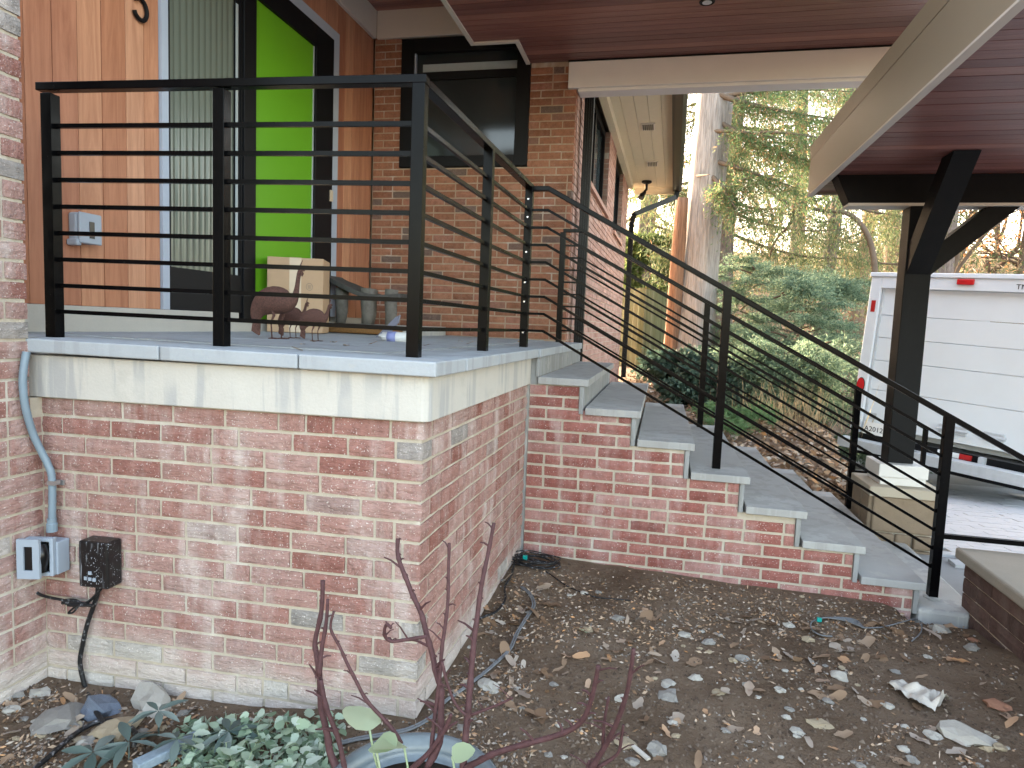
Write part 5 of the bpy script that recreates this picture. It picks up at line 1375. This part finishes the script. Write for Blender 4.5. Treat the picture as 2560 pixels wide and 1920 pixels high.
v_, f_ = cards(P, np.column_stack([RS.normal(size=(n,2)), RS.normal(size=n)*.4]), .04+.06*RS.rand(n), .03+.03*RS.rand(n)); put('garden_leaf_litter', np_mesh('garden_leaf_litter', v_, f_), MAT['litter'], kind='stuff')
for i in range(16):
    y = 5.75+i*.42; x = edge_x(y)-.02+R.uniform(-.04,.04)
    o = bpy.data.objects.new('edging_stone', RB[(3,'rock_pale')] if i % 3 else RB[(4,'rock_pale')]); COL.objects.link(o)
    o.location = (x, y, drive_z(y)+.05); o.scale = (.13+R.uniform(0,.04),.2+R.uniform(0,.05),.09); o.rotation_euler = (R.uniform(-.1,.1),R.uniform(-.1,.1),R.uniform(-.4,.4)-.2)
    props(o, 'pale edging stone along the curved garden border by the driveway', 'stone', 'edging stones along the driveway border')
# porch leaves
for i in range(14):
    u, v = R.uniform(700,1300), R.uniform(850,880); p = atz(u, v, ZS+.012)
    if p.y < 2.2 or p.y > 5 or p.x > -.75: continue
    o = bpy.data.objects.new('fallen_leaf', LM[i % 5]); COL.objects.link(o); o.location = p; o.scale = (.05,)*3; o.rotation_euler = (0,0,R.uniform(0,6)); props(o, 'small dry leaf on the stone porch floor', 'leaf', 'dry leaves on the porch floor')

# ------------------------------------------------------------------ pot, pruned shrubs, ground cover
pot = thing('plant_pot', 'round blue grey glazed pot on the soil at the bottom edge', 'pot', (-.585, 1.60, 0))
pc = (-.585, 1.60, 0)
MB().lathe([(.0,-.09),(.17,-.09),(.205,.02),(.222,.11),(.24,.125),(.242,.145),(.228,.152),(.21,.145),(.205,.11),(.19,.08),(0,.08)], 40, pc).build('vessel', MAT['potglaze'], pot, smooth=True)
MB().lathe([(0,.092),(.1,.09),(.196,.084),(.196,.081),(0,.081)], 30, pc).build('compost', MAT['potsoil'], pot, smooth=True)
def on_v(u, v, y): return aty(u, v, y)
def stems(label, lst, y, name='pruned_shrub', base=None):
    t = thing(name, label, 'shrub', base or on_v(*z4x(8,*lst[0][0][0]), y)); rr = random.Random(len(label))
    for pts, r0, r1, dy in lst:
        P = smooth_path([on_v(*z4x(8,x,yy), y+dy*(i/len(pts))) for i, (x,yy) in enumerate(pts)], 4); n = len(P)
        rad = [.85*(r0+(r1-r0)*i/(n-1))*(1.18 if i % 5 == 2 else 1) for i in range(n)]
        s = MB().tube(P, rad, 8).build('stem', MAT['stem'], t, smooth=True)
        for i in range(3, n-1, 2):
            if rr.random() < .75:
                d = Vector((rr.choice((-1,1))*rr.uniform(.5,1), rr.uniform(-.5,.3), rr.uniform(.2,1))).normalized(); ln = rr.choice((.01,.015,.03,.06))
                MB().tube([P[i], P[i]+d*ln*.6+Vector((0,0,.004)), P[i]+d*ln], [rad[i]*.55, rad[i]*.4, rad[i]*.25], 5).build('twig', MAT['stem'], s)
YPOT = 1.60
stems('pruned maroon stemmed shrub growing from the glazed pot', [
 ([(560,1640),(640,1480),(648,1300),(650,1150),(620,1040),(590,900),(555,780),(525,660),(470,540),(430,440),(390,340),(370,260),(372,170)], .0115,.007,.12),
 ([(785,1700),(810,1420),(825,1250),(838,1100),(850,950),(865,800),(882,680),(902,520),(930,370),(952,270),(990,70)], .0115,.006,.15),
 ([(585,1550),(605,1350),(640,1080),(655,880),(678,720),(695,560),(697,400),(703,200)], .007,.005,.10),
 ([(655,960),(690,1100),(740,1230),(812,1310)], .005,.004,.0),
 ([(780,1660),(900,1600),(1000,1550),(1200,1490),(1400,1435),(1530,1370),(1590,1280),(1630,1150),(1662,990)], .010,.006,-.1),
 ([(845,1305),(950,1265),(1060,1220),(1110,1195)], .005,.003,-.02),
 ([(560,800),(400,825),(320,828),(285,785),(298,725),(330,745)], .006,.005,-.05),
 ([(395,1490),(340,1400),(280,1330),(170,1210),(100,1080),(40,960),(0,870),(-60,750),(-40,640)], .007,.004,.0),
 ([(450,1660),(560,1560),(650,1440),(700,1340),(715,1300)], .009,.005,-.02)], YPOT, base=(-.585,1.6,.12))
stems('bare maroon stems standing left of the glazed pot', [
 ([(10,1700),(-60,1560),(-80,1440),(-120,1250),(-132,1050),(-150,920),(-160,830),(-120,640),(-110,440)], .0125,.007,.06),
 ([(-132,1050),(-120,900),(-90,720),(-78,560)], .009,.005,.03),
 ([(40,1700),(0,1500),(-40,1380),(-90,1250),(-125,1080)], .008,.008,.0)], 1.62)
stems('blurred maroon stems low at the bottom right of the pot', [
 ([(1560,1740),(1690,1530),(1750,1420),(1815,1260),(1858,1100),(1888,880)], .010,.006,-.1),
 ([(1690,1530),(1700,1350),(1728,1190)], .006,.004,-.02), ([(1640,1650),(1780,1560),(1810,1450),(1822,1370)], .006,.004,-.02), ([(1560,1760),(1590,1650),(1605,1600)], .007,.005,0)], 1.75)
def leaf_outline(pts, bend=.25):
    """leaf from half-outline (x along, w half width) with midrib fold"""
    V = []; F = []
    for i, (x, w) in enumerate(pts): V += [(x,-w,bend*w-.15*x*x),(x,0,-.15*x*x),(x,w,bend*w-.15*x*x)]
    for i in range(len(pts)-1): F += [(3*i,3*i+3,3*i+4,3*i+1),(3*i+1,3*i+4,3*i+5,3*i+2)]
    m = MB(); m.add(V, F); return m.mesh('leaf', True)
LAM = leaf_outline([(0,.02),(.12,.24),(.25,.34),(.36,.29),(.5,.33),(.62,.24),(.75,.22),(.88,.1),(1,.0)], .2); LAM.materials.append(MAT['lamium'])
HEL = leaf_outline([(0,.015),(.2,.09),(.45,.15),(.7,.12),(.9,.05),(1,0)], .35); HEL.materials.append(MAT['hellebore'])
SPR = leaf_outline([(0,.1),(.08,.42),(.3,.52),(.6,.48),(.85,.3),(1,.05)], .15); SPR.materials.append(MAT['sprout'])
def add_leaf(me, parent, p, s, rz, tilt, roll=0):
    o = bpy.data.objects.new('leaf', me); COL.objects.link(o)
    o.matrix_basis = Matrix.Translation(p) @ Matrix.Rotation(rz, 4, 'Z') @ Matrix.Rotation(-tilt, 4, 'Y') @ Matrix.Rotation(roll, 4, 'X') @ Matrix.Scale(s, 4); adopt(o, parent); return o
gcp = thing('ground_cover_plant', 'spreading silver green leafed ground cover between pot and brick wall', 'plant', gpt(600,1880))
rr5 = random.Random(15); placed = 0; stm = MB()
while placed < 299:
    u, v = rr5.uniform(430,850), rr5.uniform(1775,1990)
    top = 1778+max(0,(560-u))*.55+ (abs(u-660)*.06)
    if v < top or (u < 520 and v > 1880 and rr5.random() < .8): continue
    h = rr5.uniform(.015,.075); p = gpt(u, v, h)
    if p.y > 2.0 or (p.x+.585)**2+(p.y-1.6)**2 < .05: continue
    a = rr5.uniform(0,6.28); s = rr5.uniform(.028,.056)
    add_leaf(LAM, gcp, p, s, a, rr5.uniform(-.5,.3), rr5.gauss(0,.35)); placed += 1
    if placed % 3 == 0: stm.tube([p, p+Vector((rr5.gauss(0,.02),rr5.gauss(0,.02),-h))], [.0012,.0016], 4)
n_ = 700; u_ = 440+RS.rand(n_)*400; v_ = 1800+RS.rand(n_)*150
P = np.array([tuple(gpt(a, b, .012+.03*rr5.random())) for a, b in zip(u_, v_)]); P = P[(P[:,1] < 1.99) & ((P[:,0]+.585)**2+(P[:,1]-1.6)**2 > .06)]
v2, f2_ = cards(P, np.column_stack([RS.normal(size=(len(P),2)), RS.normal(size=len(P))*.5]), .03+.015*RS.rand(len(P)), .022)
put('low_leaves', np_mesh('low_leaves', v2, f2_), MAT['groundfol'], gcp, kind='stuff')
stm.build('stems', MAT['sprout'], gcp, kind='stuff')
def hellebore(label, u, v, n, s, h, seed):
    p = gpt(u, v, 0); t = thing('hellebore_plant', label, 'plant', p, 'hellebore plants'); r_ = random.Random(seed)
    for i in range(n):
        a = i*2*math.pi/n+r_.gauss(0,.2); b_ = p+Vector((0,0,h))
        ps = MB().tube([p, b_], [.003,.002], 5) if i == 0 else None
        if ps: ps.build('stalk', MAT['hellebore'], t)
        add_leaf(HEL, t, b_+Vector((.004*math.cos(a),.004*math.sin(a),0)), s*r_.uniform(.8,1.1), a, r_.uniform(-.25,.2), r_.gauss(0,.2))
hellebore('dark fingered hellebore leaf rosette within the silver ground cover', *z4x(7,1470,1540), 8, .10, .07, 1)
hellebore('dark hellebore leaves at the left end of the plank', *z4x(7,830,1590), 7, .12, .06, 2)
hellebore('bluish hellebore leaves lowest at the bottom edge', *z4x(7,600,1640), 7, .11, .05, 3)
hellebore('hellebore leaf fan above the plank', *z4x(7,1020,1440), 7, .09, .09, 4)
hellebore('hellebore leaf fan right of the plank', *z4x(7,1140,1570), 6, .09, .06, 5)
pk = thing('edging_plank', 'weathered blue grey plank lying among the hellebore leaves', 'plank', gpt(*z4x(7,1080,1540)))
a, b = gpt(*z4x(7,870,1640),.03), gpt(*z4x(7,1330,1420),.03); MB().bar(a, b, .045, .03).build('board', MAT['plank'], pk, bevel=.004)
sd = thing('seedling', 'pale round leaved seedling in the glazed pot', 'plant', (pc[0]-.08, pc[1]+.02, .125))
for (x, y_), s, a in (((225,1530),.075,-.4),((410,1550),.085,-2.4),((190,1450),.105,2.6),((720,1620),.06,.4)):
    p = aty(*z4x(8,x,y_), 1.56); add_leaf(SPR, sd, p+Vector((0,0,.02)), s, a, .35, .25)
    MB().tube([p+Vector((.0,0,.02)), p+Vector((.015,0,-.05)), (p.x*.6+pc[0]*.4, p.y*.6+pc[1]*.4, .122)], [.003,.003,.0035], 6).build('stalk', MAT['sprout'], sd, smooth=True)
